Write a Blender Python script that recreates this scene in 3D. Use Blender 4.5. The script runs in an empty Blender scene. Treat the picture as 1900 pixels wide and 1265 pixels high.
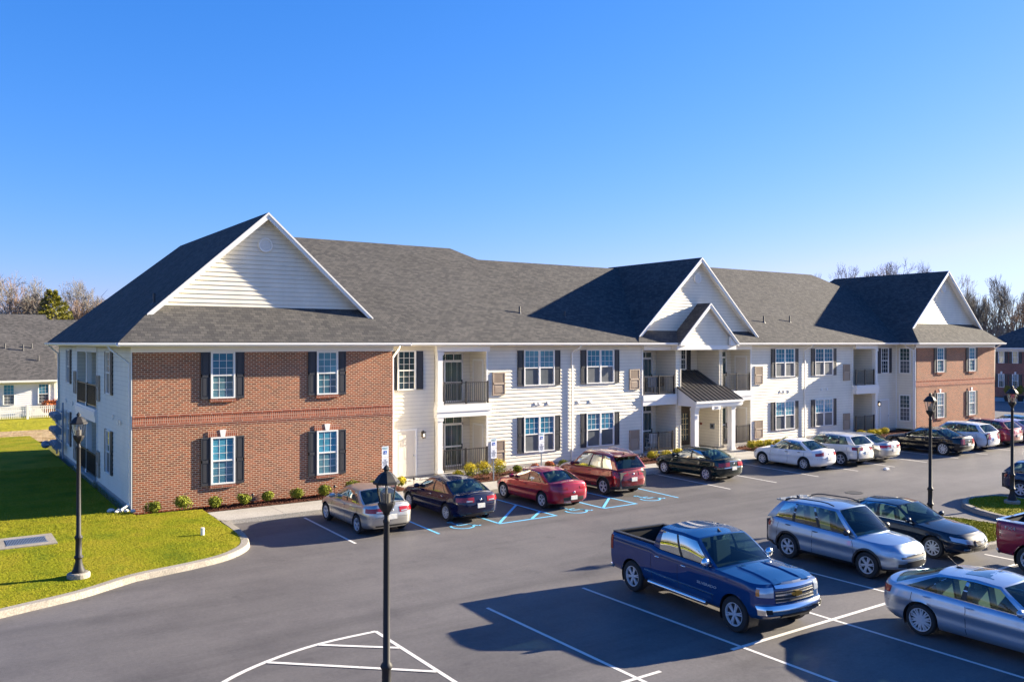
import bpy, math, random
import numpy as np
from mathutils import Vector, Matrix
random.seed(7); rng=np.random.default_rng(7)
S=bpy.context.scene; COL=S.collection
YAW=math.radians(34.57)
CR=(math.cos(YAW),-math.sin(YAW)); CF=(math.sin(YAW),math.cos(YAW))
def cam2w(X,Z): return (X*CR[0]+Z*CF[0], X*CR[1]+Z*CF[1])

# ---------------------------------------------------------------- materials
def new_mat(n):
    m=bpy.data.materials.new(n); m.use_nodes=True
    nt=m.node_tree; return m,nt,nt.nodes['Principled BSDF']
def setp(b,**k):
    for a,v in k.items():
        n={'rough':'Roughness','metal':'Metallic','coat':'Coat Weight','coatr':'Coat Roughness','spec':'Specular IOR Level','trans':'Transmission Weight','ior':'IOR','alpha':'Alpha'}[a]
        b.inputs[n].default_value=v
def pmat(n,c,rough=.6,**k):
    m,nt,b=new_mat(n); b.inputs['Base Color'].default_value=(*c,1); setp(b,rough=rough,**k)
    m.diffuse_color=(*c,1); return m
def nz(nt,scale,detail=3,rough=.55,coord='UV',mapscale=None,dist=0):
    tc=nt.nodes.new('ShaderNodeTexCoord'); n=nt.nodes.new('ShaderNodeTexNoise')
    n.inputs['Scale'].default_value=scale; n.inputs['Detail'].default_value=detail; n.inputs['Roughness'].default_value=rough
    n.inputs['Distortion'].default_value=dist
    src=tc.outputs[coord]
    if mapscale:
        mp=nt.nodes.new('ShaderNodeMapping'); mp.inputs['Scale'].default_value=mapscale
        nt.links.new(src,mp.inputs['Vector']); src=mp.outputs[0]
    nt.links.new(src,n.inputs['Vector']); return n
def ramp(nt,src,stops,interp='LINEAR'):
    r=nt.nodes.new('ShaderNodeValToRGB'); e=r.color_ramp.elements; r.color_ramp.interpolation=interp
    while len(e)<len(stops): e.new(.5)
    for i,(p,c) in enumerate(stops):
        e[i].position=p; e[i].color=(*c,1) if len(c)==3 else c
    nt.links.new(src,r.inputs[0]); return r
def mixc(nt,a,b,fac,mode='MIX'):
    m=nt.nodes.new('ShaderNodeMix'); m.data_type='RGBA'; m.blend_type=mode
    for s,i in ((a,6),(b,7)):
        if isinstance(s,tuple): m.inputs[i].default_value=(*s,1)
        else: nt.links.new(s,m.inputs[i])
    if isinstance(fac,(int,float)): m.inputs[0].default_value=fac
    else: nt.links.new(fac,m.inputs[0])
    return m.outputs[2]
def bump(nt,b,h,strength=.3,dist=.01):
    n=nt.nodes.new('ShaderNodeBump'); n.inputs['Strength'].default_value=strength; n.inputs['Distance'].default_value=dist
    nt.links.new(h,n.inputs['Height']); nt.links.new(n.outputs[0],b.inputs['Normal'])
def brick_mat(n,c1,c2,mo,bw,rh,ms,rough=.85,rot=False,noise=.5,off=.5):
    m,nt,b=new_mat(n); setp(b,rough=rough,spec=.12)
    tc=nt.nodes.new('ShaderNodeTexCoord'); br=nt.nodes.new('ShaderNodeTexBrick')
    mp=nt.nodes.new('ShaderNodeMapping'); nt.links.new(tc.outputs['UV'],mp.inputs[0])
    if rot: mp.inputs['Rotation'].default_value=(0,0,math.pi/2)
    nt.links.new(mp.outputs[0],br.inputs['Vector'])
    for k,v in (('Scale',1.),('Mortar Size',ms),('Mortar Smooth',.2),('Bias',0.),('Brick Width',bw),('Row Height',rh)): br.inputs[k].default_value=v
    br.offset=off
    br.inputs['Color1'].default_value=(*c1,1); br.inputs['Color2'].default_value=(*c2,1); br.inputs['Mortar'].default_value=(*mo,1)
    n1=nz(nt,.45,4); r1=ramp(nt,n1.outputs[0],[(.25,(.78,.76,.74)),(.75,(1.16,1.14,1.12))])
    n2=nz(nt,30,2); r2=ramp(nt,n2.outputs[0],[(.25,(.78,.78,.78)),(.75,(1.18,1.18,1.18))])
    o=mixc(nt,br.outputs['Color'],r1.outputs[0],noise,'MULTIPLY'); o=mixc(nt,o,r2.outputs[0],.7,'MULTIPLY')
    nt.links.new(o,b.inputs['Base Color'])
    inv=nt.nodes.new('ShaderNodeMath'); inv.operation='SUBTRACT'; inv.inputs[0].default_value=1; nt.links.new(br.outputs['Fac'],inv.inputs[1])
    bump(nt,b,inv.outputs[0],.35,.008); return m
M={}
M['brick']=brick_mat('brick',(.33,.096,.043),(.15,.05,.03),(.49,.36,.25),.215,.079,.015)
M['brick_belt']=brick_mat('brick_soldier',(.36,.105,.055),(.20,.062,.04),(.48,.36,.27),.079,.30,.010,off=0)
M['brick_row']=brick_mat('brick_header',(.36,.105,.055),(.22,.066,.042),(.42,.33,.26),.40,.079,.012)
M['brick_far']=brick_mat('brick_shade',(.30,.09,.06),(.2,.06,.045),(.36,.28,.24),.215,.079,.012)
def shingle(n,c1,c2,c3):
    m=brick_mat(n,c1,c2,c3,.24,.145,.006,rough=.95,noise=.55); return m
M['shingle']=shingle('shingle',(.098,.095,.092),(.058,.058,.061),(.032,.032,.034))
M['shingle_grey']=shingle('shingle_grey',(.115,.11,.11),(.06,.06,.062),(.04,.04,.042))
def siding_mat(n,c):
    m,nt,b=new_mat(n); setp(b,rough=.5)
    a=nz(nt,1.2,3); r=ramp(nt,a.outputs[0],[(.3,tuple(x*.93 for x in c)),(.7,tuple(min(1,x*1.03) for x in c))])
    g=nz(nt,9,2,mapscale=(1,14,1)); bump(nt,b,g.outputs[0],.12,.004)
    # shade under each lap, painted into the colour as a dark line
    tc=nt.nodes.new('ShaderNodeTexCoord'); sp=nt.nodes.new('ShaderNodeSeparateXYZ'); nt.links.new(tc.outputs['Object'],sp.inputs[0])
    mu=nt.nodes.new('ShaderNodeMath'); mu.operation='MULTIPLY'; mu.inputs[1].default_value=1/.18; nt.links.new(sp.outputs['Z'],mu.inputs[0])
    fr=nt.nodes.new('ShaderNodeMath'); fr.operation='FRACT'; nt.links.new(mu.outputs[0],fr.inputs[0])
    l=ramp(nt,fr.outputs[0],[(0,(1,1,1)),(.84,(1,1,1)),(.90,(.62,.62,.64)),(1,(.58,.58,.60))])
    st=nz(nt,.7,5,.65,'Object',mapscale=(1.5,1.5,.22)); rs=ramp(nt,st.outputs[0],[(.3,(.93,.925,.91)),(.6,(1,1,1))])
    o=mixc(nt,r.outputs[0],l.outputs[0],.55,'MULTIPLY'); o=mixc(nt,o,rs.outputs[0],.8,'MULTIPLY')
    nt.links.new(o,b.inputs['Base Color']); return m
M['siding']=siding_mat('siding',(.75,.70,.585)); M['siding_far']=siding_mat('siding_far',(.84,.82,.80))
M['white']=pmat('white_trim',(.76,.75,.72),.4); M['soffit']=pmat('soffit',(.80,.72,.58),.6)
M['cream_door']=pmat('cream_door',(.66,.61,.53),.5)
M['shutter']=pmat('shutter',(.035,.036,.042),.42); M['bronze']=pmat('bronze_rail',(.035,.028,.024),.35,spec=.6)
M['black']=pmat('black_iron',(.018,.018,.02),.6,spec=.3); M['louver']=pmat('louver_tan',(.40,.31,.23),.6)
M['dark']=pmat('dark_gap',(.01,.01,.012),.8); M['metal_roof']=pmat('metal_roof',(.05,.048,.05),.38,spec=.8)
M['pipe']=pmat('lead_pipe',(.06,.06,.065),.5); M['grey_metal']=pmat('grey_metal',(.22,.26,.32),.4,metal=.5)
M['fascia']=M['white']
def glass_blind(n,base,line,lw,vert=False,screen=False):
    m,nt,b=new_mat(n); setp(b,rough=.35 if screen else .1,spec=.6,coat=.0 if screen else 1.,coatr=.04)
    tc=nt.nodes.new('ShaderNodeTexCoord'); sp=nt.nodes.new('ShaderNodeSeparateXYZ'); nt.links.new(tc.outputs['UV'],sp.inputs[0])
    mu=nt.nodes.new('ShaderNodeMath'); mu.operation='MULTIPLY'; mu.inputs[1].default_value=1/lw; nt.links.new(sp.outputs['X' if vert else 'Y'],mu.inputs[0])
    fr=nt.nodes.new('ShaderNodeMath'); fr.operation='FRACT'; nt.links.new(mu.outputs[0],fr.inputs[0])
    r=ramp(nt,fr.outputs[0],[(0,base),(.45,base),(.6,line),(.95,line),(1,base)])
    n1=nz(nt,.9,2); r1=ramp(nt,n1.outputs[0],[(.3,(.6,.6,.6)),(.7,(1.25,1.25,1.25))])
    nt.links.new(mixc(nt,r.outputs[0],r1.outputs[0],.8,'MULTIPLY'),b.inputs['Base Color'])
    w=nz(nt,2.2,1); bump(nt,b,w.outputs[0],.05,.02)
    return m
M['pane_up']=glass_blind('pane_blinds',(.03,.20,.31),(.11,.34,.46),.06)  # upper-sash panes: sky reflection painted in as teal on the blinds
M['pane_low']=glass_blind('pane_screen',(.10,.11,.12),(.14,.15,.16),.06,screen=True)
M['pane_brick']=glass_blind('pane_low_blinds',(.025,.11,.17),(.08,.19,.26),.06)
M['pane_up_b']=glass_blind('pane_blinds_b',(.02,.13,.23),(.05,.22,.33),.06)
M['pane_up_c']=glass_blind('pane_blinds_c',(.06,.24,.33),(.20,.42,.50),.05)
M['pane_low_b']=glass_blind('pane_screen_b',(.07,.085,.10),(.09,.105,.12),.06,screen=True)
M['pane_brick_b']=glass_blind('pane_low_blinds_b',(.04,.13,.18),(.13,.23,.28),.055)
M['pane_vert']=glass_blind('pane_vertical_blinds',(.02,.045,.05),(.07,.13,.13),.11,vert=True)
M['pane_cream']=pmat('pane_cream',(.5,.42,.24),.2,coat=1.)
M['pane_dark']=pmat('pane_dark',(.02,.04,.055),.06,coat=1.,coatr=.03)
# ground materials
def asphalt():
    m,nt,b=new_mat('asphalt'); setp(b,rough=.62,spec=.22)
    a=nz(nt,.12,5,.6,'Object',dist=.4); r=ramp(nt,a.outputs[0],[(.3,(.092,.087,.088)),(.7,(.134,.126,.125))])
    st=nz(nt,.6,5,.62,'Object',mapscale=(.09,1.1,1),dist=.3); r3=ramp(nt,st.outputs[0],[(.3,(.70,.70,.70)),(.5,(.98,.98,.98)),(.72,(1.16,1.15,1.14))])
    g=nz(nt,55,2,.7,'Object'); r2=ramp(nt,g.outputs[0],[(.3,(.72,.72,.72)),(.7,(1.28,1.28,1.28))])
    blot=nz(nt,.45,7,.72,'Object'); r4=ramp(nt,blot.outputs[0],[(.34,(.74,.74,.76)),(.52,(1.0,1.0,1.0)),(.7,(1.12,1.12,1.10))])
    o=mixc(nt,r.outputs[0],r3.outputs[0],.9,'MULTIPLY'); o=mixc(nt,o,r2.outputs[0],.6,'MULTIPLY'); o=mixc(nt,o,r4.outputs[0],.7,'MULTIPLY')
    sp_=nz(nt,.85,3,.6,'Object'); r6=ramp(nt,sp_.outputs[0],[(.0,(1,1,1)),(.66,(1,1,1)),(.74,(.70,.70,.71))]); o=mixc(nt,o,r6.outputs[0],.8,'MULTIPLY')
    gg=nz(nt,11,3,.75,'Object'); r5=ramp(nt,gg.outputs[0],[(.3,(.82,.82,.82)),(.7,(1.18,1.18,1.18))]); o=mixc(nt,o,r5.outputs[0],.7,'MULTIPLY')
    # tar-sealed cracks: thin wandering dark lines
    v=nt.nodes.new('ShaderNodeTexVoronoi'); v.feature='DISTANCE_TO_EDGE'; v.inputs['Scale'].default_value=.07
    tc=nt.nodes.new('ShaderNodeTexCoord'); dn=nz(nt,.8,4,.6,'Object')
    ad=nt.nodes.new('ShaderNodeMixRGB'); ad.blend_type='ADD'; ad.inputs[0].default_value=1.; nt.links.new(tc.outputs['Object'],ad.inputs[1]); nt.links.new(dn.outputs['Color'],ad.inputs[2])
    nt.links.new(ad.outputs[0],v.inputs['Vector'])
    cr=ramp(nt,v.outputs['Distance'],[(0,(.55,.55,.56)),(.0022,(.8,.8,.8)),(.004,(1,1,1))])
    o=mixc(nt,o,cr.outputs[0],.2,'MULTIPLY')
    nt.links.new(o,b.inputs['Base Color']); bump(nt,b,g.outputs[0],.5,.006); return m
M['asphalt']=asphalt()
def noisy(n,stops,scale,rough=.9,bs=.4,bd=.02,fine=None,coord='Object',detail=5):
    m,nt,b=new_mat(n); setp(b,rough=rough,spec=.06)
    a=nz(nt,scale,detail,.6,coord); r=ramp(nt,a.outputs[0],stops); o=r.outputs[0]
    if fine:
        g=nz(nt,fine,3,.7,coord); r2=ramp(nt,g.outputs[0],[(.3,(.6,.6,.6)),(.7,(1.4,1.4,1.4))]); o=mixc(nt,o,r2.outputs[0],.8,'MULTIPLY'); bump(nt,b,g.outputs[0],bs,bd)
    nt.links.new(o,b.inputs['Base Color']); return m
M['lawn']=noisy('lawn_soil',[(.28,(.08,.12,.008)),(.45,(.17,.18,.008)),(.6,(.23,.20,.015)),(.8,(.13,.17,.010))],.55,fine=14,bs=.8,bd=.05)
M['meadow']=noisy('meadow',[(.3,(.20,.20,.015)),(.5,(.28,.26,.02)),(.7,(.26,.21,.05))],.12,fine=3,bs=.8,bd=.1)
M['drydirt']=noisy('dry_brush_soil',[(.35,(.24,.16,.07)),(.55,(.42,.31,.18)),(.7,(.20,.18,.05))],1.1,fine=5,bs=.8,bd=.1)
M['concrete']=noisy('concrete',[(.3,(.31,.29,.26)),(.7,(.39,.37,.34))],.5,fine=25,bs=.2,bd=.004)
M['kerb']=noisy('kerb_concrete',[(.3,(.235,.212,.18)),(.7,(.31,.285,.245))],.8,fine=25,bs=.2,bd=.004)
M['mulch']=noisy('mulch',[(.3,(.045,.018,.012)),(.55,(.12,.05,.035)),(.75,(.22,.12,.09))],22,fine=60,bs=1,bd=.03)
def paint(n,c):
    m,nt,b=new_mat(n); setp(b,rough=.7)
    a=nz(nt,9,4,.7,'Object'); r=ramp(nt,a.outputs[0],[(.30,tuple(x*.55 for x in c)),(.42,c)])
    nt.links.new(r.outputs[0],b.inputs['Base Color']); return m
M['white_line']=paint('white_paint',(.60,.58,.55)); M['blue_line']=paint('blue_paint',(.12,.46,.76))
def leafmat(n,c,hue=.25):
    m,nt,b=new_mat(n); setp(b,rough=.7,spec=.08)
    g=nt.nodes.new('ShaderNodeNewGeometry'); r=ramp(nt,g.outputs['Random Per Island'],[(0,tuple(x*(1-hue*1.6) for x in c)),(.5,c),(1,tuple(min(1,x*(1+hue*1.6)) for x in c))])
    nt.links.new(r.outputs[0],b.inputs['Base Color'])
    try: b.inputs['Subsurface Weight'].default_value=0
    except: pass
    return m
M['leaf_green']=leafmat('leaf_green',(.17,.19,.022)); M['leaf_yellow']=leafmat('leaf_yellow',(.52,.42,.03)); M['leaf_red']=leafmat('leaf_red',(.42,.13,.05))
M['grass']=leafmat('grass_blade',(.20,.205,.012),.08); M['needle']=leafmat('needle',(.21,.20,.03),.35)
M['bark']=pmat('bark',(.13,.10,.085),.9); M['twig']=pmat('twig',(.15,.138,.125),.9); M['twig_warm']=pmat('twig_warm',(.23,.155,.105),.9)
M['ground_far']=noisy('ground_far',[(.3,(.07,.08,.02)),(.6,(.11,.11,.03)),(.75,(.12,.09,.04))],.05,fine=1.5,bs=.3,bd=.1)
M['rock']=pmat('rock',(.55,.54,.52),.8)

# ---------------------------------------------------------------- mesh builder
class MB:
    def __init__(s): s.v=[]; s.f=[]; s.m=[]; s.sm=[]
    def add(s,vs,fs,mi=0,smooth=False):
        o=len(s.v); s.v+= [tuple(p) for p in vs]
        for f in fs: s.f.append(tuple(i+o for i in f)); s.m.append(mi); s.sm.append(smooth)
        return s
    def box(s,a,b,mi=0):
        x0,y0,z0=a; x1,y1,z1=b
        if x0>x1:x0,x1=x1,x0
        if y0>y1:y0,y1=y1,y0
        if z0>z1:z0,z1=z1,z0
        return s.add([(x0,y0,z0),(x1,y0,z0),(x1,y1,z0),(x0,y1,z0),(x0,y0,z1),(x1,y0,z1),(x1,y1,z1),(x0,y1,z1)],
          [(0,3,2,1),(4,5,6,7),(0,1,5,4),(1,2,6,5),(2,3,7,6),(3,0,4,7)],mi)
    def poly(s,ps,mi=0): return s.add(ps,[tuple(range(len(ps)))],mi)
    def prism(s,ps,vec,mi=0):
        n=len(ps); q=[tuple(p[i]+vec[i] for i in range(3)) for p in ps]
        return s.add(list(ps)+q,[tuple(range(n))[::-1],tuple(range(n,2*n))]+[(i,(i+1)%n,n+(i+1)%n,n+i) for i in range(n)],mi)
    def tube(s,p,q,r0,r1=None,n=8,mi=0,cap=True,smooth=True):
        r1=r0 if r1 is None else r1
        p=Vector(p);q=Vector(q); d=(q-p)
        if d.length<1e-6: return s
        d.normalize(); a=d.orthogonal().normalized(); b=d.cross(a); vs=[]
        for c,r in ((p,r0),(q,r1)):
            for i in range(n):
                t=2*math.pi*i/n; vs.append(c+a*(r*math.cos(t))+b*(r*math.sin(t)))
        s.add(vs,[(i,(i+1)%n,n+(i+1)%n,n+i) for i in range(n)],mi,smooth)
        if cap: s.add(vs,[tuple(range(n))[::-1],tuple(range(n,2*n))],mi)
        return s
    def lathe(s,prof,c=(0,0,0),n=16,mi=0,axis='z',smooth=True,ph=0):
        vs=[]
        for r,z in prof:
            for i in range(n):
                t=2*math.pi*i/n+ph; x,y=r*math.cos(t),r*math.sin(t)
                p=(x,y,z) if axis=='z' else (x,z,y)
                vs.append((c[0]+p[0],c[1]+p[1],c[2]+p[2]))
        k=len(prof)
        fs=[(j*n+i,j*n+(i+1)%n,(j+1)*n+(i+1)%n,(j+1)*n+i) for j in range(k-1) for i in range(n)]
        if axis!='z': fs=[f[::-1] for f in fs]
        return s.add(vs,fs,mi,smooth)
    def grid(s,P,mi=0,smooth=True,flip=False):
        nu=len(P); nv=len(P[0]); vs=[p for row in P for p in row]
        fs=[(i*nv+j,(i+1)*nv+j,(i+1)*nv+j+1,i*nv+j+1) for i in range(nu-1) for j in range(nv-1)]
        if flip: fs=[f[::-1] for f in fs]
        return s.add(vs,fs,mi,smooth)
    def ell(s,c,r,n=12,mi=0):
        pr=[]; k=n//2
        P=[[(c[0]+r[0]*math.sin(math.pi*a/k)*math.cos(2*math.pi*b/n),c[1]+r[1]*math.sin(math.pi*a/k)*math.sin(2*math.pi*b/n),c[2]+r[2]*math.cos(math.pi*a/k)) for b in range(n+1)] for a in range(k+1)]
        return s.grid(P,mi,True)
    def build(s,name,mats,parent=None,angle=None,xf=None):
        me=bpy.data.meshes.new(name)
        vs=s.v if xf is None else [tuple(xf@Vector(p)) for p in s.v]
        me.from_pydata(vs,[],s.f)
        if not isinstance(mats,(list,tuple)): mats=[mats]
        for m in mats: me.materials.append(m)
        nf=len(s.f)
        if nf:
            me.polygons.foreach_set('material_index',s.m); me.polygons.foreach_set('use_smooth',s.sm)
            me.update()
            uvl=me.uv_layers.new(name='UV'); nl=len(me.loops)
            co=np.empty(len(me.vertices)*3); me.vertices.foreach_get('co',co); co=co.reshape(-1,3)
            li=np.empty(nl,int); me.loops.foreach_get('vertex_index',li)
            ls=np.empty(nf,int); me.polygons.foreach_get('loop_start',ls); lt=np.empty(nf,int); me.polygons.foreach_get('loop_total',lt)
            no=np.empty(nf*3); me.polygons.foreach_get('normal',no); no=no.reshape(-1,3)
            fi=np.repeat(np.arange(nf),lt); N=no[fi]; P=co[li]
            T=np.cross(np.array([0,0,1.]),N); L=np.linalg.norm(T,axis=1); fl=L<.05
            T[fl]=(1,0,0); T[~fl]/=L[~fl][:,None]; B=np.cross(N,T); B[fl]=(0,1,0)
            uv=np.stack([(P*T).sum(1),(P*B).sum(1)],1).ravel()
            uvl.data.foreach_set('uv',uv)
        o=bpy.data.objects.new(name,me); COL.objects.link(o)
        if parent is not None: o.parent=parent
        if angle: me.set_sharp_from_angle(angle=math.radians(angle))
        return o
def tag(o,label=None,cat=None,group=None,kind=None):
    for k,v in (('label',label),('category',cat),('group',group),('kind',kind)):
        if v: o[k]=v
    return o
def empty(name,loc=(0,0,0),rz=0,**k):
    o=bpy.data.objects.new(name,None); COL.objects.link(o); o.location=loc; o.rotation_euler=(0,0,rz); o.empty_display_size=.3
    return tag(o,**k)
def copy_tree(root,loc,rz=0,sc=1,**k):
    r=root.copy(); COL.objects.link(r); r.location=loc; r.rotation_euler=(0,0,rz); r.scale=(sc,)*3 if not isinstance(sc,tuple) else sc
    for ch in list(root.children):
        c=ch.copy(); COL.objects.link(c); c.parent=r
        for g in list(ch.children):
            d=g.copy(); COL.objects.link(d); d.parent=c
    return tag(r,**k)
def text_mesh(name,txt,size,mat,parent,mw,depth=.004,align='CENTER'):
    cu=bpy.data.curves.new(name,'FONT'); cu.body=txt; cu.size=size; cu.extrude=depth; cu.align_x=align; cu.align_y='CENTER'; cu.resolution_u=2
    t=bpy.data.objects.new(name+'_c',cu); COL.objects.link(t)
    dg=bpy.context.evaluated_depsgraph_get(); me=bpy.data.meshes.new_from_object(t.evaluated_get(dg))
    bpy.data.objects.remove(t); bpy.data.curves.remove(cu)
    me.transform(mw); me.materials.clear(); me.materials.append(mat); me.name=name
    o=bpy.data.objects.new(name,me); COL.objects.link(o); o.parent=parent; return o
# wall frame: a = along, d = outward, z = up
class F:
    def __init__(s,o,t,n): s.o=o; s.t=t; s.n=n
    def p(s,a,d,z): return (s.o[0]+s.t[0]*a+s.n[0]*d, s.o[1]+s.t[1]*a+s.n[1]*d, z)
    def box(s,mb,a0,a1,d0,d1,z0,z1,mi=0):
        P=[s.p(a,d,z) for z in (z0,z1) for a,d in ((a0,d0),(a1,d0),(a1,d1),(a0,d1))]
        flip=(s.t[0]*s.n[1]-s.t[1]*s.n[0])<0
        fs=[(0,3,2,1),(4,5,6,7),(0,1,5,4),(1,2,6,5),(2,3,7,6),(3,0,4,7)]
        if flip: fs=[f[::-1] for f in fs]
        mb.add(P,fs,mi)
    def quad(s,mb,a0,a1,d,z0,z1,mi=0):
        P=[s.p(a0,d,z0),s.p(a1,d,z0),s.p(a1,d,z1),s.p(a0,d,z1)]
        flip=(s.t[0]*s.n[1]-s.t[1]*s.n[0])>0
        mb.add(P[::-1] if flip else P,[(0,1,2,3)],mi)
LAP=.18
def siding(mb,fr,a0,a1,z0,z1,lim=None,holes=()):
    """lapped boards; lim(z)->(lo,hi) clips to a gable; holes = (a0,a1,z0,z1) door/window openings"""
    k=math.floor(z0/LAP+1e-6)
    z=k*LAP
    while z<z1-1e-4:
        zb,zt=max(z,z0),min(z+LAP,z1)
        spans=[(a0,a1)]
        for h in holes:
            if h[2]<zt-.02 and h[3]>zb+.02:
                ns=[]
                for s0,s1 in spans:
                    if h[0]>s0: ns.append((s0,min(s1,h[0])))
                    if h[1]<s1: ns.append((max(s0,h[1]),s1))
                    if h[0]<=s0 and h[1]>=s1: pass
                spans=[q for q in ns if q[1]-q[0]>.01]
        for s0,s1 in spans:
            b0,b1=s0,s1; t0,t1=s0,s1
            if lim:
                lo,hi=lim(zb); b0,b1=max(b0,lo),min(b1,hi); lo,hi=lim(zt); t0,t1=max(t0,lo),min(t1,hi)
                if t1<t0: t0=t1=(t0+t1)/2
                if b1-b0<.02: continue
            db=.012-.027*(zb-z)/LAP; dt=.012-.027*(zt-z)/LAP
            P=[fr.p(b0,db,zb),fr.p(b1,db,zb),fr.p(t1,dt,zt),fr.p(t0,dt,zt),fr.p(b0,-.03,zb),fr.p(b1,-.03,zb)]
            fs=[(0,1,2,3),(4,5,1,0)]
            if (fr.t[0]*fr.n[1]-fr.t[1]*fr.n[0])>0: fs=[f[::-1] for f in fs]
            mb.add(P,fs)
        z+=LAP
# ---------------------------------------------------------------- ground setting
def sheet(name,ps,z,mat,label=None,kind='structure',sub=None):
    mb=MB(); mb.poly([(x,y,z) for x,y in ps]); o=mb.build(name,mat); tag(o,label=label,kind=kind); return o
sheet('ground',[(-700,-300),(900,-300),(900,1200),(-700,1200)],-.06,M['ground_far'])
CURB=[(-60,14.0),(-20,17.5),(-8,20.2),(-2,22.1),(1.50,23.45),(3.33,24.10),(4.77,24.98),(6.2,25.35),(7.3,25.75),(8.05,26.35),(8.55,27.1),(8.82,28.2),(8.95,29.4),(9.0,30.9)]
sheet('asphalt_lot',[(-60,-60),(135,-60),(135,48),(72,48),(72,30.95),(9.0,30.95)]+CURB[::-1][1:],0.0,M['asphalt'])
# lawn slab (rises gently to the wall) as grid inside kerb line
def curb_v(u):
    P=CURB
    for i in range(len(P)-1):
        if P[i][0]<=u<=P[i+1][0]: 
            t=(u-P[i][0])/(P[i+1][0]-P[i][0]); return P[i][1]+t*(P[i+1][1]-P[i][1])
    return 30.9
def lawn_z(u,v):
    # hugging 0.15 at the kerb, 0.33 at the building corner
    d=min(1,max(0,(v-curb_v(min(u,9))-.3)/8.)); w=1-min(1,max(0,(v-60)/15.))
    return .15+.17*d*w-.17*(1-w)
mb=MB()
us=[-12,-10,-8,-6,-4,-2.5,-1,1,2.5,4,5,6,6.8,7.5,8.0,8.4,8.62]
rows=[]
for u in us:
    v0=curb_v(u)+.28
    if u>8: v0=max(v0,{8.0:26.75,8.4:27.4,8.62:28.3}[u])
    v1=92 if u<=6 else 33.0
    T=[0,.02,.05,.1,.2,.35,.5,.7,.85,1]
    rows.append([(u,v0+(v1-v0)*t,lawn_z(u,v0+(v1-v0)*t)) for t in T])
mb.grid(rows[:12],0,True,flip=True)
mb.grid([[p if i<9 else p for i,p in enumerate(r)] for r in [[(u,curb_v(u)+.28+(34.6-curb_v(u)-.28)*t,lawn_z(u,curb_v(u)+.28+(34.6-curb_v(u)-.28)*t)) for t in (0,.1,.25,.5,.75,1)] for u in (6,6.3)]],0,True,flip=True)
mb.grid([[(u,(max(curb_v(u)+.28,{8.0:26.75,8.4:27.4,8.62:28.3}.get(u,0)))*(1-t)+33.0*t,lawn_z(u,33*t+(curb_v(u)+.28)*(1-t))) for t in (0,.15,.35,.6,.8,1)] for u in (6.3,6.8,7.5,8.0,8.4,8.62)],0,True,flip=True)
o=mb.build('lawn',M['lawn']); tag(o,kind='structure')
# dry strip and far meadow behind
x0,y0=cam2w(-60,60); 
def rot_rect(X0,X1,Z0,Z1): return [cam2w(X0,Z0),cam2w(X1,Z0),cam2w(X1,Z1),cam2w(X0,Z1)]
sheet('dry_verge',[(-12,62.5),(7.5,62.5),(7.5,71),(-12,71)],.155,M['drydirt'])
sheet('far_lawn',[(-12,71),(30,71),(30,96),(-12,96)],.12,M['meadow'])
# kerbs
def kerb(name,pts,w=.28,z0=-.02,z1=.16,side=1,closed=False):
    mb=MB(); n=len(pts); P=[]
    for i,p in enumerate(pts):
        a=Vector(pts[(i-1)%n] if (closed or i>0) else p); b=Vector(pts[(i+1)%n] if (closed or i<n-1) else p)
        t=(b-a).normalized(); nn=Vector((-t.y,t.x))*side
        q=Vector(p)+nn*w
        P.append([(p[0],p[1],z0),(p[0]+nn.x*.03,p[1]+nn.y*.03,z1-.02),(p[0]+nn.x*.06,p[1]+nn.y*.06,z1),(q.x,q.y,z1),(q.x,q.y,z0)])
    if closed: P.append(P[0])
    mb.grid(P,0,False,flip=side<0)
    # expansion joints
    o=mb.build(name,M['kerb']); tag(o,kind='structure'); 
    return o
def smooth(pts,n=4):
    out=[]
    for i in range(len(pts)-1):
        p0=pts[max(0,i-1)];p1=pts[i];p2=pts[i+1];p3=pts[min(len(pts)-1,i+2)]
        for k in range(n):
            t=k/n; out.append(tuple(.5*((2*p1[j])+(-p0[j]+p2[j])*t+(2*p0[j]-5*p1[j]+4*p2[j]-p3[j])*t*t+(-p0[j]+3*p1[j]-3*p2[j]+p3[j])*t**3) for j in (0,1)))
    out.append(pts[-1]); return out
kerb('kerb',smooth(CURB[2:]))
kerb('kerb',[(9.02,30.9),(8.72,31.6),(8.58,32.95)],w=.2)
# pavement in front of the building with joints
mb=MB()
segs=[8.75]+[8.75+2.35*i for i in range(1,27)]
for i in range(len(segs)-1):
    mb.box((segs[i]+.008,30.98,-.03),(segs[i+1]-.008,32.82,.150))
mb.box((17.3,32.83,-.03),(19.55,35.3,.158)); mb.box((36.2,32.83,-.03),(40.0,36.9,.158))
mb.box((8.75,30.95,-.03),(72,30.978,.155))
tag(mb.build('pavement',M['concrete']),kind='structure')
kerb('kerb',[(72.2,60),(72.2,31),(69.9,31)],w=.3,side=1)
sheet('mulch_bed',[(6.7,33.0),(8.6,32.84),(17.3,32.84),(17.3,35.4),(16.9,33.9),(6.3,33.9)],.172,M['mulch'],'dark red mulch bed along the brick wall',kind='structure')
sheet('mulch_bed',[(19.55,32.84),(36.2,32.84),(36.2,35.45),(19.55,35.45)],.172,M['mulch'],'',kind='structure')
sheet('mulch_bed',[(40.0,32.84),(58.3,32.84),(58.3,35.45),(40.0,35.45)],.172,M['mulch'],'',kind='structure')
sheet('mulch_bed',[(58.3,32.84),(70,32.84),(70,33.92),(58.3,33.92)],.172,M['mulch'],'',kind='structure')
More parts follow.
